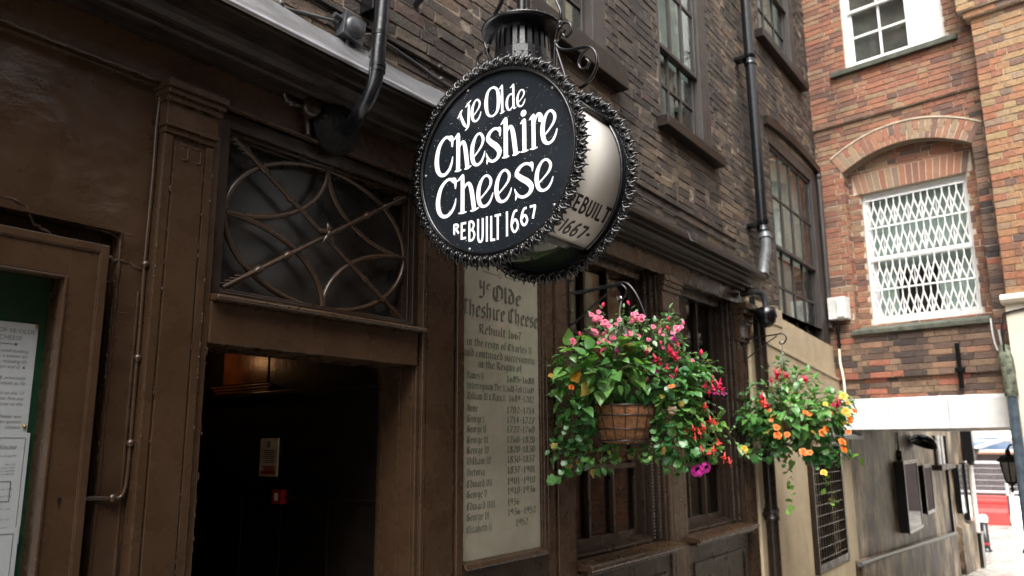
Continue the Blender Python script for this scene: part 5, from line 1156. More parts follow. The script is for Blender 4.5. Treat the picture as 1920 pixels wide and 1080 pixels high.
cable([(1.985, .02, 3.205), (1.99, .01, 3.15), (2.02, .015, 3.125), (2.06, .018, 3.15), (2.085, -.015, 3.25), (2.095, -.02, 3.34)], .006, 'looped flex hanging below the junction box')
cable([(1.224, .036, 2.775), (1.230, .036, 2.722), (1.227, .036, 2.623), (1.229, .036, 2.449), (1.227, .037, 2.181), (1.229, .036, 1.953), (1.228, .036, 1.857), (1.229, .036, 1.641), (1.228, .036, 1.56), (1.222, .036, 1.517), (1.205, .038, 1.502), (1.16, .04, 1.506), (1.0975, .045, 1.507)], .0062, 'brown painted cable down the left pilaster into the notice case', mat='brown', clips=[(1.227, .034, 2.181), (1.228, .034, 1.90), (1.228, .034, 1.655), (1.19, .036, 1.504)])
t = thing('downpipe', 'long shiny black downpipe on sooty brick ending in grey bend', 'drainpipe', (6.80, -.06, 3.0))
b = MB(); b.tube([(6.72, -.075, 8.9), (6.745, -.075, 5.4), (6.80, -.075, 3.52)], .046, 14)
b.build('pipe', M['blackpipe'], t)
for za in (5.14, 3.56):
    b = MB(); x = 6.80-(za-3.52)*.029; b.tube([(x, -.075, za-.085), (x, -.075, za-.05), (x, -.075, za-.048), (x, -.075, za-.022), (x, -.075, za-.02), (x, -.075, za+.02)], [.056, .056, .05, .05, .056, .056], 14)
    b.box(x-.09, x+.02, -.06, .045, za-.04, za-.015); b.build('collar', M['blackpipe'], t)
b = MB(); b.tube(catmull([(6.80, -.08, 3.5), (6.79, -.09, 3.42), (6.70, -.12, 3.30), (6.50, -.15, 3.08), (6.44, -.16, 3.0)], 6), .047, 14); b.tube([(6.79, -.09, 3.43), (6.765, -.10, 3.385)], .058, 14); b.tube([(6.55, -.142, 3.13), (6.535, -.145, 3.115)], .052, 14); b.build('bend', M['greypipe'], t)
t = thing('downpipe', 'brown downpipe beside the cream strip below the cornice end', 'drainpipe', (6.56, -.06, 0))
b = MB(); b.tube([(6.56, -.06, -.3), (6.56, -.06, 2.74)], .05, 16); b.build('pipe', M['browndark'], t)
for za in (2.70, 1.10):
    b = MB(); b.tube([(6.56, -.06, za-.078), (6.56, -.06, za-.042), (6.56, -.06, za-.04), (6.56, -.06, za-.02), (6.56, -.06, za-.018), (6.56, -.06, za+.018)], [.061, .061, .055, .055, .061, .061], 16)
    b.box(6.5, 6.62, -.06, .018, za-.04, za-.015); b.build('collar', M['browndark'], t)
t = thing('dome_camera', 'black dome security camera on grey arm under the cornice end', 'security camera', (6.40, -.1, 2.65))
b = MB(); b.tube(catmull([(6.33, .0, 2.84), (6.33, -.07, 2.856), (6.345, -.11, 2.858), (6.40, -.15, 2.85), (6.425, -.165, 2.80), (6.43, -.168, 2.735)], 6), .026, 12); b.ball((6.33, -.07, 2.865), .038, 10); b.build('arm', M['plastic'], t)
b = MB(); b.lathe([(0, .135), (.03, .13), (.075, .115), (.082, .07), (.085, .04), (.078, .03)], (6.43, -.168, 2.61), (0, 0, 1), 28); b.build('housing', M['black'], t)
b = MB(); b.lathe([(.074, .03), (.07, .0), (.05, -.03), (.02, -.045), (0, -.047)], (6.43, -.168, 2.61), (0, 0, 1), 28); b.build('dome', M['crest'], t)
cable([(6.58, .0, 2.86), (6.62, -.015, 2.6), (6.66, -.02, 2.44), (6.84, -.015, 2.28)], .02, 'thick grey flex hanging down the cream wall beside downpipe', mat='plastic')
cable([(6.55, -.03, 2.86), (6.57, -.03, 2.45), (6.60, -.03, 2.3)], .012, 'thin grey flex behind the brown downpipe top', mat='plastic')
b = MB(); b.tube(catmull([(4.80, -.20, 3.02), (4.80, -.215, 2.975), (4.80, -.23, 2.95), (4.80, -.255, 2.955), (4.80, -.262, 2.985)], 6), .0038, 8); b.tube([(4.80, -.2, 3.02), (4.86, -.18, 3.03)], .0035, 8)
tag(b.build('hook', M['plastic']), 'small pale curled hook on the edge of the cornice', 'hook')
# things inside the lobby
t = thing('fire_notice', 'cream fire action notice with red foot on lobby wall', 'notice', (2.495, 1.056, 1.495))
MB().box(2.490, 2.4995, .99, 1.121, 1.496, 1.678).build('plate', simple('fire_notice_card', (.42, .36, .22), .5), t)
b = MB()
b.box(2.4893, 2.4899, 1.043, 1.069, 1.632, 1.664)
for k in range(7): b.box(2.4893, 2.4899, 1.01, 1.10-(k % 3)*.012, 1.622-k*.0095, 1.6175-k*.0095)
b.build('print', M['ink'], t)
b = MB(); b.box(2.4893, 2.4899, 1.0, 1.11, 1.505, 1.523)
for k in range(3): b.box(2.4893, 2.4899, 1.005, 1.105-.01*k, 1.546-k*.008, 1.541-k*.008)
b.build('red_print', M['red'], t)
t = thing('fire_alarm', 'small red fire alarm call point on dark lobby wall', 'alarm', (2.49, .95, 1.367))
MB().box(2.465, 2.4995, .915, .985, 1.372, 1.438).build('box', M['red'], t, .004)
b = MB(); b.box(2.4635, 2.4648, .938, .962, 1.388, 1.422); b.build('glass_pane', M['offwhite'], t)

# ------------------------------------------------------------------ red brick building across the end, standing over the passage
rz = math.atan2(-.98972828, -.14296128)
rb_ = thing('red_brick_building', 'red brick house closing the alley over a white passage beam', 'building', (9.38, 0, 0), rz)
TF = Matrix.Translation((9.38, 0, 0)) @ Matrix.Rotation(rz, 4, 'Z')       # local x along the face to the right, y into the wall
def rp(mb, name, mat, bevel=0, parent=rb_): return mb.build(name, M[mat], parent, bevel)
W1 = (.40, 1.48, 5.94, 7.9); W2 = (.372, 1.474, 2.90, 4.44)
b = MB(TF).wall(-1.2, 1.75, 5.285, 9.5, -.035, [W1], .25)
b.wall(-1.2, 1.75, 4.95, 5.284, 0, [], .2)
rp(b, 'upper_wall', 'krm')
b = lay(MB(TF), -.3, 1.74, 5.287, 8.6, -.035, [W1], seed=5, L=.225, H=.064, J=.013); lay(b, -.3, 1.74, 4.95, 5.284, 0, [], seed=6, L=.225, H=.064, J=.013)
rp(b, 'upper_bricks', 'kr')
# wall round the blind arch: built as columns whose top follows the arch
b = MB(TF); n_ = 26; zi = lambda s_: 4.70+.205*(1-((s_-.92)/.675)**2)
b.wall(-1.2, .245, 2.31, 4.949, 0, [], .2); b.wall(1.595, 1.75, 2.31, 4.949, 0, [], .2)
for i in range(n_):
    s0 = .245+1.35*i/n_; s1 = .245+1.35*(i+1)/n_; z0, z1 = zi(s0), zi(s1)
    b.add([(s0, 0, z0), (s1, 0, z1), (s1, 0, 4.949), (s0, 0, 4.949)], [(0, 1, 2, 3)]); b.add([(s0, 0, z0), (s1, 0, z1), (s1, .16, z1), (s0, .16, z0)], [(3, 2, 1, 0)])
b.wall(.245, 1.595, 2.85, 4.945, .14, [W2], .2)
rp(b, 'arched_wall', 'krm')
b = lay(MB(TF), -.3, 1.60, 2.86, 4.949, 0, [(.245, 1.595, 2.8, 4.70)], seed=7, L=.225, H=.064, J=.013, proud=.006, skip=lambda x, z: .245 < x < 1.595 and z < zi(x)+.03)
lay(b, .25, 1.59, 2.86, 4.93, .14, [W2], seed=8, L=.225, H=.064, J=.013, proud=.006, skip=lambda x, z: z > zi(x)+.03)
rp(b, 'arched_bricks', 'kr')
b = lay(MB(TF @ Matrix.Translation((.246, 0, 0)) @ Matrix.Rotation(math.pi/2, 4, 'Z')), .002, .138, 2.88, 4.69, 0, seed=9, L=.225, H=.064, J=.013, proud=.004)
rp(b, 'jamb_bricks', 'kr')
b = MB(TF); b.wall(-.6, 1.75, 2.311, 2.849, -.012, [], .2); b.wall(-.6, 1.75, 2.06, 2.309, .02, [], .2); rp(b, 'sooty_lower_wall', 'kdm')
b = lay(MB(TF), -.3, 1.74, 2.312, 2.85, -.012, [], seed=11, L=.235, H=.066, J=.0135); lay(b, -.3, 1.74, 2.07, 2.309, .02, [], seed=12, L=.235, H=.066, J=.0135); lay(b, 1.60, 1.765, 2.86, 5.28, -.001, [], seed=13, L=.235, H=.066, J=.0135, proud=.007)
rp(b, 'sooty_bricks', 'kd')
b = MB(TF)  # ring of voussoirs, each wedge set by hand
NV = 24
M['vous'] = simple('arch_voussoir', (.40, .17, .095), .75, 0, .3, .5, 9, .6, 70, .006)
def vous_mat():
    m, n, bb = NT('arch_voussoir_brick'); gg = n.nodes.new('ShaderNodeNewGeometry')
    c = ramp(n, gg.outputs['Random Per Island'], [(0, (.13, .08, .06)), (.25, (.28, .115, .07)), (.45, (.32, .145, .08)), (.65, (.25, .155, .10)), (.85, (.31, .215, .125)), (1, (.19, .125, .09))])
    c = mixc(n, .5, c, ramp(n, noise(n, 45, 5, .7), [(.3, .5), (.7, 1.2)]), 'MULTIPLY'); n.links.new(c, bb.inputs['Base Color']); bb.inputs['Roughness'].default_value = .75
    bump(n, bb, noise(n, 60, 4), .5, .006); return m
M['vous'] = vous_mat()
M['mortar'] = simple('lime_mortar', (.48, .40, .30), .85, 0, .2, .2, 20, .6, 80)
for i in range(NV):
    t0, t1 = (i+.08)/NV, (i+.92)/NV
    def pt(t, d):
        s_ = .245+1.35*t; z = zi(s_); sl = -2*.205*(s_-.92)/.675**2; nx, nz = -sl, 1; l = math.hypot(nx, nz); return (s_+nx/l*d, z+nz/l*d)
    cuts = [(.002, .215)] if i % 2 else ([(.002, .098), (.108, .215)] if i % 4 else [(.002, .062), (.072, .215)])
    for d0, d1 in cuts:
        q0, q1, q2, q3 = pt(t0, d0), pt(t1, d0), pt(t1, d1), pt(t0, d1)
        b.hexa([(q0[0], -.013, q0[1]), (q1[0], -.013, q1[1]), (q1[0], .15, q1[1]), (q0[0], .15, q0[1])], [(q3[0], -.013, q3[1]), (q2[0], -.013, q2[1]), (q2[0], .12, q2[1]), (q3[0], .12, q3[1])])
rp(b, 'arch_ring', 'vous')
b = MB(TF); n2 = 26
for i in range(n2):
    q0, q1 = pt(i/n2, .0), pt((i+1)/n2, .0); q3, q2 = pt(i/n2, .222), pt((i+1)/n2, .222)
    b.hexa([(q0[0], -.008, q0[1]), (q1[0], -.008, q1[1]), (q1[0], .1, q1[1]), (q0[0], .1, q0[1])], [(q3[0], -.008, q3[1]), (q2[0], -.008, q2[1]), (q2[0], .1, q2[1]), (q3[0], .1, q3[1])])
    e0, e1 = pt(i/n2, .240), pt((i+1)/n2, .240)
    b.hexa([(q3[0], -.02, q3[1]+.001), (q2[0], -.02, q2[1]+.001), (q2[0], .02, q2[1]+.001), (q3[0], .02, q3[1]+.001)], [(e0[0], -.02, e0[1]), (e1[0], -.02, e1[1]), (e1[0], .02, e1[1]), (e0[0], .02, e0[1])])
rp(b, 'arch_mortar', 'mortar')
b = MB(TF)   # flat soldier arch over the barred window
for i in range(17):
    a0, a1 = (i+.07)/17, (i+.93)/17; f0 = lambda a: .30+1.24*a; f1 = lambda a: .345+1.15*a
    b.hexa([(f1(a0), .124, 4.445), (f1(a1), .124, 4.445), (f1(a1), .2, 4.445), (f1(a0), .2, 4.445)], [(f0(a0), .124, 4.675), (f0(a1), .124, 4.675), (f0(a1), .2, 4.675), (f0(a0), .2, 4.675)])
M['vousd'] = M['barchdark']
rp(b, 'soldier_course', 'vous')
MB(TF).box(.30, 1.54, .129, .21, 4.442, 4.68).build('soldier_mortar', M['mortar'], rb_)
# sills
b = MB(TF); b.prism([(.10, 2.80), (-.06, 2.795), (-.06, 2.845), (.10, 2.895)], .205, 1.56, 'x'); rp(b, 'stone_sill', 'stone', .008); b = MB(TF); b.prism([(.10, 5.865), (-.10, 5.86), (-.10, 5.925), (.10, 5.939)], .235, 1.595, 'x')
rp(b, 'stone_sill', 'stone', .008)
b = MB(TF); b.wall(-.0, 1.66, 1.765, 2.055, -.05, [], .3); b.add([(-.0, -.05, 2.055), (1.66, -.05, 2.055), (1.66, .02, 2.10), (-.0, .02, 2.10)], [(0, 1, 2, 3)])
rp(b, 'white_beam', 'beam', 0)
for x in (.52, 1.1): rp(MB(TF).box(x, x+.004, -.0515, -.049, 1.767, 2.053), 'board_joint', 'stone')
b = MB(TF); b.box(-.3, 3.2, .251, 4.6, 1.775, 2.0); rp(b, 'passage_ceiling', 'offwhite')
b = MB(TF); b.box(-1.2, 1.9, .5, 3.6, 2.0, 9.5); rp(b, 'house_core', 'room')
# windows
w1 = sash(rb_, W1, .03, 3, 2, 2, 6.68, (.045, .045, .04, .045), 'white', 'glass', tf=TF, bar=.012)
MB(TF).box(.41, 1.47, .15, .16, 5.95, 7.85).build('inner_tone', simple('brown_grey_sheen', (.115, .095, .088), .8, 0, .2, .4, 4, 0), w1)  # brown-grey reflection in the panes, put into a backing panel's colour
w1b = MB(TF); w1b.box(1.075, 1.434, .075, .085, 5.985, 6.74); w1b.box(1.075, 1.434, .04, .05, 6.745, 7.85); w1b.build('white_blind', M['white'], w1)
w2 = sash(rb_, W2, .20, 1, 1, 1, 3.665, (.035, .035, .06, .03), 'white', 'glass', tf=TF, bar=.009)
MB(TF).box(.372, 1.474, .145, .20, 2.892, 2.965).build('bottom_rail', M['offwhite'], w2, .004)
b = MB(TF)   # folding lattice bars in front of the glass
gy_ = .185
for row, (z0, z1) in enumerate(((2.975, 3.31), (3.31, 3.645), (3.69, 4.03), (4.03, 4.36))):
    n_ = 7; x0, x1 = .42, 1.428; st_ = (x1-x0)/n_; h_ = z1-z0
    for k in range(n_):
        xa = x0+st_*k; xb = xa+st_; xm = (xa+xb)/2
        for (p, q2) in (((xa, z0+.02*h_), (xm, z1-.22*h_)), ((xb, z0+.02*h_), (xm, z1-.22*h_)), ((xa, z1-.30*h_), (xm, z0+.02*h_)), ((xb, z1-.30*h_), (xm, z0+.02*h_)), ((xm, z1-.22*h_), (xm, z1))):
            b.tube([(p[0], gy_+.002*(k % 2), p[1]), (q2[0], gy_+.002*(k % 2), q2[1])], .0085, 5, caps=False)
    b.box(.41, 1.436, gy_-.006, gy_+.006, z1-.009, z1+.009)
for k in range(0, 8): x = .42+.144*k; b.tube([(x, gy_+.012, 2.97), (x, gy_+.012, 4.37)], .0085 if k % 2 == 0 else .005, 5)
b.box(.41, 1.436, gy_-.012, gy_+.014, 3.65, 3.69)
b.build('lattice_bars', M['white'], w2)
b = MB(TF)
for k in range(40): x = 1.06+.009*k; b.box(x, x+.008, .42+.02*math.sin(k*.9), .44+.02*math.sin(k*.9), 2.98, 4.38)
for k in range(16): x = .45+.009*k; b.box(x, x+.008, .42+.02*math.sin(k*.9), .44+.02*math.sin(k*.9), 2.98, 4.38)
b.build('net_curtain', M['net'], w2)
b = MB(TF); b.box(.40, 1.45, .325, .335, 3.55, 4.40); b.box(.40, .62, .325, .335, 2.95, 3.54); b.box(1.05, 1.45, .325, .335, 2.95, 3.54); b.build('inner_tone', M['sheen_panel'], w2)  # pale panels added behind the glass to lighten the panes
# right-hand brick pier and the cream building under it
pr = thing('corner_building', 'corner building with orange brick pier above cream stucco base', 'building', (9.13, -1.75, 0), rz)
b = MB(TF); b.box(1.765, 4.2, -.16, .6, 3.02, 5.98); b.box(1.66, 4.2, -.24, .6, 6.06, 9.5); b.box(1.71, 4.2, -.205, .6, 5.981, 6.059); b.build('brick_pier', M['kpm'], pr)
b = lay(MB(TF), 1.763, 2.6, 3.04, 5.98, -.16, seed=21, L=.235, H=.072, J=.0135); lay(b, 1.658, 2.6, 6.065, 8.0, -.24, seed=22, L=.235, H=.072, J=.0135)
lay(b, 1.708, 2.6, 5.983, 6.06, -.205, seed=23, L=.24, H=.075, J=.0135); b.build('pier_bricks', M['kp'], pr)
TS = TF @ Matrix.Translation((1.765, 0, 0)) @ Matrix.Rotation(-math.pi/2, 4, 'Z')
b = lay(MB(TS), -.02, .157, 3.04, 5.98, 0, seed=24, L=.235, H=.072, J=.0135); b.build('pier_side_bricks', M['kd'], pr)
b = MB(TF); b.box(1.745, 2.08, -.22, .6, -1.2, 2.93); b.build('stucco_base', M['palecream'], pr, .01)
b = MB(TF); b.box(4.2, 4.5, -8, .6, -.6, 5.2); b.box(2.081, 4.2, -.19, .6, -1.2, 2.93); b.build('side_wing', M['bopp'], pr)
b = MB(TF); b.prism([(.5, 2.931), (-.235, 2.931), (-.27, 2.945), (-.29, 2.975), (-.285, 3.005), (-.25, 3.03), (.5, 3.04)], 1.725, 4.2, 'x'); b.build('cornice', M['palecream'], pr)
b = MB(TF); b.box(1.78, 2.05, .6, 8.5, -1.6, 2.1); b.build('passage_side_wall', M['palecream'], pr)
t = thing('downpipe', 'blue grey downpipe with mossy hopper on the cream corner', 'drainpipe', (9.10, -1.66, 0), rz)
b = MB(TF); b.tube([(1.718, -.26, -.6), (1.718, -.26, 2.05)], .046, 14); b.build('pipe', simple('blue_grey_paint', (.07, .095, .12), .35, 0, .5, .4, 18, .2), t)
b = MB(TF); b.tube([(1.718, -.26, 2.05), (1.718, -.26, 2.10)], .058, 14); b.tube(catmull([(1.718, -.25, 2.10), (1.712, -.24, 2.28), (1.698, -.20, 2.42), (1.69, -.14, 2.52)], 5), [.056, .056, .056, .056, .056, .06, .06, .062, .064, .066, .066, .066, .064, .062, .06, .06], 12); b.build('mossy_bend', simple('mossy_iron', (.06, .06, .045), .8, 0, .3, .6, 22, .8, 60, .01, c2=(.22, .24, .17)), t)
cable([tuple(TF @ Vector(p)) for p in [(1.57, -.03, 2.84), (1.575, -.03, 2.65), (1.60, -.03, 2.52), (1.66, -.05, 2.50), (1.67, -.16, 2.52), (1.665, -.20, 2.7)]], .009, 'white cable looping below the barred window to the cream corner', mat='offwhite')
cable([tuple(TF @ Vector(p)) for p in [(1.70, -.235, 2.1), (1.70, -.235, 2.6), (1.72, -.235, 2.78), (1.80, -.235, 2.86), (2.4, -.235, 2.9)]], .010, 'black cable curving over the face of cream stucco', mat='rubber')
b = MB(TF); b.box(1.225, 1.265, -.05, -.012, 2.16, 2.62); b.box(1.238, 1.252, -.13, -.05, 2.335, 2.365); b.box(1.20, 1.29, -.04, -.012, 2.33, 2.37)
tag(b.build('iron_strap', M['black']), 'vertical black iron strap fixed above the white beam', 'bracket')
t = thing('meter_box', 'white metal electrical box in the corner beside barred window', 'electrical box', tuple(TF @ Vector((.08, -.1, 2.99))), rz)
b = MB(TF); b.box(.005, .20, -.16, -.002, 2.985, 3.235); b.build('box', M['offwhite'], t, .008); b = MB(TF); b.box(.11, .19, -.175, -.1605, 3.005, 3.19); b.build('door', M['offwhite'], t, .004)
b = MB(TF); b.tube([(.07, -.08, 2.985), (.07, -.08, 2.86), (.06, -.06, 2.66)], .016, 8); b.tube([(.07, -.08, 2.9), (.07, -.08, 2.87)], .026, 8); b.tube([(.063, -.066, 2.72), (.062, -.063, 2.69)], .024, 8); b.build('conduit', M['black'], t)
cable([tuple(TF @ Vector(p)) for p in [(.06, -.07, 2.66), (.055, -.06, 2.5), (.075, -.055, 2.3), (.07, -.05, 2.0)]], .014, 'cream painted cable dropping from the meter box', mat='palecream')

# ------------------------------------------------------------------ passage wall beyond the pub
pw = thing('passage_wall', 'stained glossy brown rendered wall through the passage', 'wall', (9.65, 0, -.3))
b = MB(); b.wall(9.601, 16.78, -1.3, 2.6, .0, [], .4); b.wall(17.5, 19.7, -1.3, 3.6, .02, [], .4); b.wall(16.78, 17.5, 1.12, 3.6, .0, [], .4); b.build('render', M['stain'], pw)
b = MB()
for x0, x1 in ((9.32, 16.78),):
    z0, z1 = .33, -.03
    b.hexa([(9.401, -.07, -1.2), (x1, -.07, -1.5), (x1, 0, -1.5), (9.401, 0, -1.2)], [(9.401, -.07, z0), (x1, -.07, z1), (x1, 0, z1+.04), (9.401, 0, z0+.04)])
b.hexa([(17.52, -.07, -1.5), (19.7, -.07, -1.5), (19.7, .02, -1.5), (17.52, .02, -1.5)], [(17.52, -.07, .0), (19.7, -.07, -.05), (19.7, .02, 0), (17.52, .02, .05)])
b.build('plinth', M['stain'], pw)
b = MB(); b.tube([(9.35, -.06, .345), (11, -.062, .27), (12.5, -.06, .195), (14, -.064, .12), (16.78, -.06, -.015)], .03, 8); b.build('plinth_capping', M['greypipe'], pw)
b = MB(); b.box(16.785, 17.49, .05, .12, -1.3, 1.12); b.box(16.785, 16.87, -.04, .05, -1.3, 1.12); b.build('doorway', M['black'], pw)
b = MB(); b.wall(19.705, 20.2, -1.3, 4.5, .05, [], .5); b.build('yellow_corner', simple('yellow_ochre_paint', (.48, .33, .10), .45, 0, .5, .35, 4, .3), pw)
def showcase(x0, x1, z0, z1, d, label, mir=True):
    t = thing('display_case', label, 'display case', ((x0+x1)/2, 0, z0), 0, 'display cases along the passage wall')
    b = MB(); b.box(x0, x1, -d, 0, z0, z1); b.frame(x0-.012, x1+.012, z0-.012, z1+.012, -d-.012, -d+.01, .05); b.build('case', M['black'], t, .004)
    MB().box(x0+.04, x1-.04, -d-.0045, -d-.0005, z0+.04, z1-.04).build('glass', simple('dark_mirror_glass', (.02, .02, .02), .03, 0, 1.0, .1, 5, 0), t)
showcase(12.0, 13.05, .42, 1.36, .115, 'nearer black framed display case on the stained passage wall'); showcase(13.75, 14.5, .54, 1.26, .085, 'narrower second black display case along the passage wall')
showcase(17.75, 18.3, .25, 1.16, .08, 'display case just past the dark doorway'); showcase(18.7, 19.25, .05, 1.18, .09, 'farthest display case before the yellow corner')
t = thing('wall_light', 'black quarter-round wall light high on the passage wall', 'lamp', (13.4, 0, 1.55))
b = MB(); b.lathe([(0, .12), (.09, .11), (.17, .06), (.20, -.02), (.19, -.02), (.16, .05), (0, .1)], (13.6, -.16, 1.60), (.35, -.3, 1), 20); b.build('shade', M['black'], t); b = MB(); b.tube([(13.3, 0, 1.64), (13.45, -.08, 1.68), (13.58, -.16, 1.70)], .03, 8); b.build('arm', M['black'], t)
b = MB(); b.tube([(12.35, -.02, 1.76), (12.35, -.02, 1.50)], .012, 8); b.lathe([(.08, 0), (.07, .05), (0, .06)], (12.35, 0, 1.44), (0, -1, 0), 16); tag(b.build('conduit_box', M['browndark']), 'round brown conduit box above the nearer display case', 'electrical box')
t = thing('meter_pipes', 'row of pale vertical pipes over a dark ledge in passage', 'pipes', (16, 0, 1.1))
for k in range(4): MB().tube([(15.4+.42*k, -.05, 1.22), (15.4+.42*k, -.05, 1.72)], .03, 8).build('pipe', M['browndark'] if k % 3 == 0 else M['offwhite'], t)
MB().box(15.2, 16.9, -.16, 0, 1.14, 1.23).build('ledge', M['browndark'], t)
t = thing('gutter_pipe', 'white painted pipe with ornate black hopper at the far corner', 'drainpipe', (20.0, 0, -.9))
b = MB(); b.tube([(20.0, -.06, -.35), (20.0, -.06, 1.15)], .05, 10); b.tube([(20.0, -.1, 1.45), (20.02, -.1, 2.2)], .09, 10); b.build('pipe', M['offwhite'], t)
b = MB(); b.lathe([(.05, 0), (.08, .08), (.12, .2), (.18, .3), (.2, .36), (0, .36)], (20.0, -.08, 1.1), (0, 0, 1), 14); b.box(19.5, 19.9, -.2, .0, 1.2, 2.2); b.build('hopper', M['black'], t)
t = thing('cable_cabinet', 'black street cabinet at the foot of far corner', 'cabinet', (19.9, -.12, -1.0))
MB().box(19.72, 20.15, -.14, .04, -1.05, -.31).build('body', M['black'], t, .01); b = MB(); b.box(19.70, 20.17, -.16, .045, -.31, -.285); b.build('lid', M['black'], t)
t = thing('wall_lantern', 'black coach lantern with dull panes hanging beside the blue downpipe', 'lantern', (9.75, -1.55, 1.1))
LC = Vector((9.90, -1.50, 1.10))
b = MB(); b.lathe([(.0, .0), (.012, .01), (.02, .04), (.012, .07), (.045, .10)], LC, (0, 0, 1), 10); b.lathe([(.105, .315), (.115, .325), (.075, .375), (.03, .395), (.022, .42), (.03, .435), (0, .45)], LC, (0, 0, 1), 6, smooth=False)
for k in range(6):
    a = math.pi/3*k; b.tube([LC+Vector((.05*math.cos(a), .05*math.sin(a), .10)), LC+Vector((.092*math.cos(a), .092*math.sin(a), .32))], .007, 5)
b.lathe([(.045, .10), (.055, .108), (.05, .115)], LC, (0, 0, 1), 6, smooth=False); b.build('frame', M['black'], t)
b = MB(); b.lathe([(.047, .11), (.086, .315)], LC, (0, 0, 1), 6, smooth=False); b.build('panes', simple('dull_lantern_glass', (.20, .19, .18), .2, 0, .6, .2, 10, 0), t)
b = MB(); b.tube(catmull([tuple(LC+Vector((0, 0, .44))), tuple(LC+Vector((.0, -.03, .49))), tuple(LC+Vector((0, -.09, .47))), tuple(LC+Vector((0, -.13, .42)))], 5), .01, 7); b.build('arm', M['black'], t)
b = MB(); b.tube([(9.6, -1.60, .45), (9.6, -1.56, .55), (9.6, -1.60, .62)], .02, 8); b.box(9.5, 9.7, -1.66, -1.56, .40, .45); tag(b.build('boot_scraper', M['black']), 'small black iron fitting low on cream passage side', 'fitting')

# ------------------------------------------------------------------ the street beyond
t = thing('bollard', 'black bollard with white top and red band at the passage mouth', 'bollard', (22.8, .10, -1.005))
b = MB(); b.lathe([(.13, 0), (.13, .04), (.10, .06), (.095, .10), (.088, .68), (.0, .68)], (22.8, .10, -1.005), (0, 0, 1), 16); b.build('post', M['black'], t)
b = MB(); b.lathe([(.10, .68), (.108, .71), (.108, .79), (.095, .82), (.075, .85), (0, .87)], (22.8, .10, -1.005), (0, 0, 1), 16); b.build('cap', M['offwhite'], t)
b = MB(); b.lathe([(.094, .15), (.096, .16), (.096, .20), (.094, .21)], (22.8, .10, -1.005), (0, 0, 1), 16); b.build('band', M['red'], t)
def barrier(x, y0, y1, mat, label):
    t = thing('plastic_barrier', label, 'barrier', (x, (y0+y1)/2, -1.005), 0, 'plastic roadwork barriers')
    b = MB(); b.prism([(x-.25, -1.0), (x+.25, -1.0), (x+.22, -.75), (x+.12, -.70), (x+.10, -.12), (x+.06, -.08), (x-.06, -.08), (x-.10, -.12), (x-.12, -.70), (x-.22, -.75)], y0, y1, 'y') if False else None
    p = [(x-.25, -1.0), (x+.25, -1.0), (x+.24, -.62), (x+.12, -.5), (x+.11, -.36), (x+.14, -.34), (x+.14, -.26), (x+.10, -.22), (x+.09, -.12), (x-.09, -.12), (x-.10, -.22), (x-.14, -.26), (x-.14, -.34), (x-.11, -.36), (x-.12, -.5), (x-.24, -.62)]
    b = MB().prism(p, y0, y1, 'y'); b.build('body', M[mat], t, .02)
    MB().box(x-.256, x-.24, (y0+y1)/2-.18, (y0+y1)/2+.12, -.84, -.7).build('fork_slot', M['black'], t)
M['redp'] = simple('red_barrier_plastic', (.62, .045, .04), .4, 0, .5, .15, 6, .1)
barrier(30.0, .10, 2.1, 'redp', 'red plastic road barrier beyond the passage'); barrier(30.0, -2.0, .03, 'white', 'white plastic road barrier right of the red one')
M['mesh'] = simple('white_fence_steel', (.5, .5, .5), .4, 0, .5, .1, 8, 0)
def fence(y0, y1, label):
    t = thing('mesh_fence_panel', label, 'fence panel', (30, (y0+y1)/2, -.12), 0, 'mesh fence panels on the barriers')
    b = MB(); b.tube([(29.98, y0, -.1), (29.98, y0, 0.92), (29.98, y1, 0.92), (29.98, y1, -.1)], .05, 8); b.tube([(29.98, y0, .0), (29.98, y1, .0)], .04, 8); b.build('frame', M['mesh'], t)
    b = MB()
    for k in range(1, 5): b.tube([(29.98, y0, .185*k), (29.98, y1, .185*k)], .006, 5)
    n_ = int((y1-y0)/.07)
    for k in range(1, n_): y = y0+(y1-y0)*k/n_; b.tube([(29.98, y, 0), (29.98, y, 0.92)], .003, 4)
    b.build('mesh', M['mesh'], t)
fence(.06, 1.9, 'white mesh fence panel standing on the red barrier'); fence(-1.9, -.06, 'white mesh fence panel standing on the white barrier')
hd = thing('site_hoarding', 'street hoarding with blue banner and dark lower boards behind fences', 'hoarding', (34, 0, -1))
b = MB(); b.box(34, 34.3, -5, 6, -1.0, 1.12); b.build('dark_boards', simple('dark_hoarding', (.05, .035, .035), .6, 0, .4, .3, 2, 0), hd)
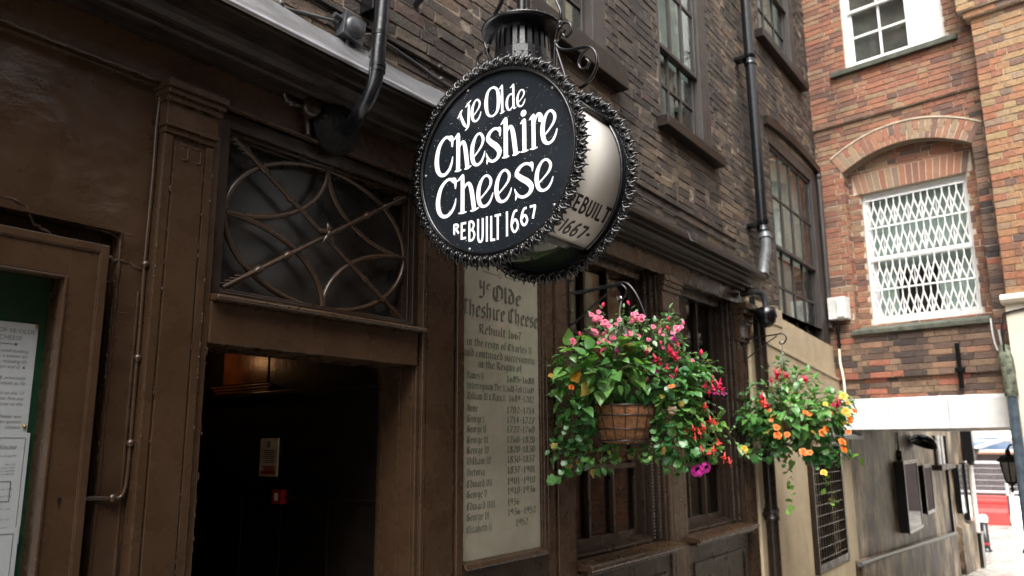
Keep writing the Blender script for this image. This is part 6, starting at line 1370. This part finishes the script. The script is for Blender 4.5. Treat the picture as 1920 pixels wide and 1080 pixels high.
b = MB(); b.box(33.98, 34.3, -5, 6, 1.22, 1.72); b.build('blue_banner', simple('blue_banner', (.10, .22, .42), .5, 0, .4, .4, .8, 0, c2=(.42, .5, .62)), hd)
b = MB(); b.box(33.9, 34.3, -5, 6, 1.13, 1.18); b.build('orange_strip', simple('orange_strip', (.45, .16, .06), .5), hd)
b = MB()
for z in (1.85, 1.6, 1.25): b.tube([(33.7, -5, z), (33.7, 6, z)], .035, 6)
b.tube([(33.6, 1.6, 1.2), (33.6, -.4, 1.85)], .07, 6)
for y in (-4, -2, 0, 2, 4): b.tube([(33.7, y, 1.4), (33.7, y, 3.2)], .035, 6)
b.build('scaffold', M['white'], hd)
b = MB(); b.box(36, 40, -14, 16, -1.0, 9); tag(b.build('street_building', M['palecream']), 'pale building on the far side of the street', 'building')
# opposite side of the alley (seen in the panes)
op = thing('opposite_building', 'brick house across the alley reflected in the window panes', 'building', (2, -3.3, 0))
OW = [(x, x+.95, z, z+1.5) for x in (-2.2, .2, 2.6, 5.0) for z in (3.1,)]
b = MB(); b.wall(-4.5, 8.3, -.5, 5.2, 3.25, OW, .2) if False else None
b = MB(Matrix.Translation((2, -3.3, 0)) @ Matrix.Rotation(math.pi, 4, 'Z'))
OW = [(x, x+.95, z, z+1.3) for x in (-5.6, -3.2, -.8, 1.6, 4.0) for z in (1.0, 3.2)]
b.wall(-6.3, 6.5, -.5, 5.4, 0, OW, .2); b.build('wall', M['bopp'], op)
b = MB(Matrix.Translation((2, -3.3, 0)) @ Matrix.Rotation(math.pi, 4, 'Z'))
for (a, e, c, d) in OW: b.frame(a, e, c, d, .03, .1, .06); b.box((a+e)/2-.02, (a+e)/2+.02, .04, .09, c+.06, d-.06); b.box(a+.06, e-.06, .041, .089, (c+d)/2-.02, (c+d)/2+.02)
b.build('window_frames', M['white'], op)
b = MB(Matrix.Translation((2, -3.3, 0)) @ Matrix.Rotation(math.pi, 4, 'Z')).box(-6.3, 6.5, .25, 3.0, -.5, 5.4); b.build('house_core', M['room'], op)
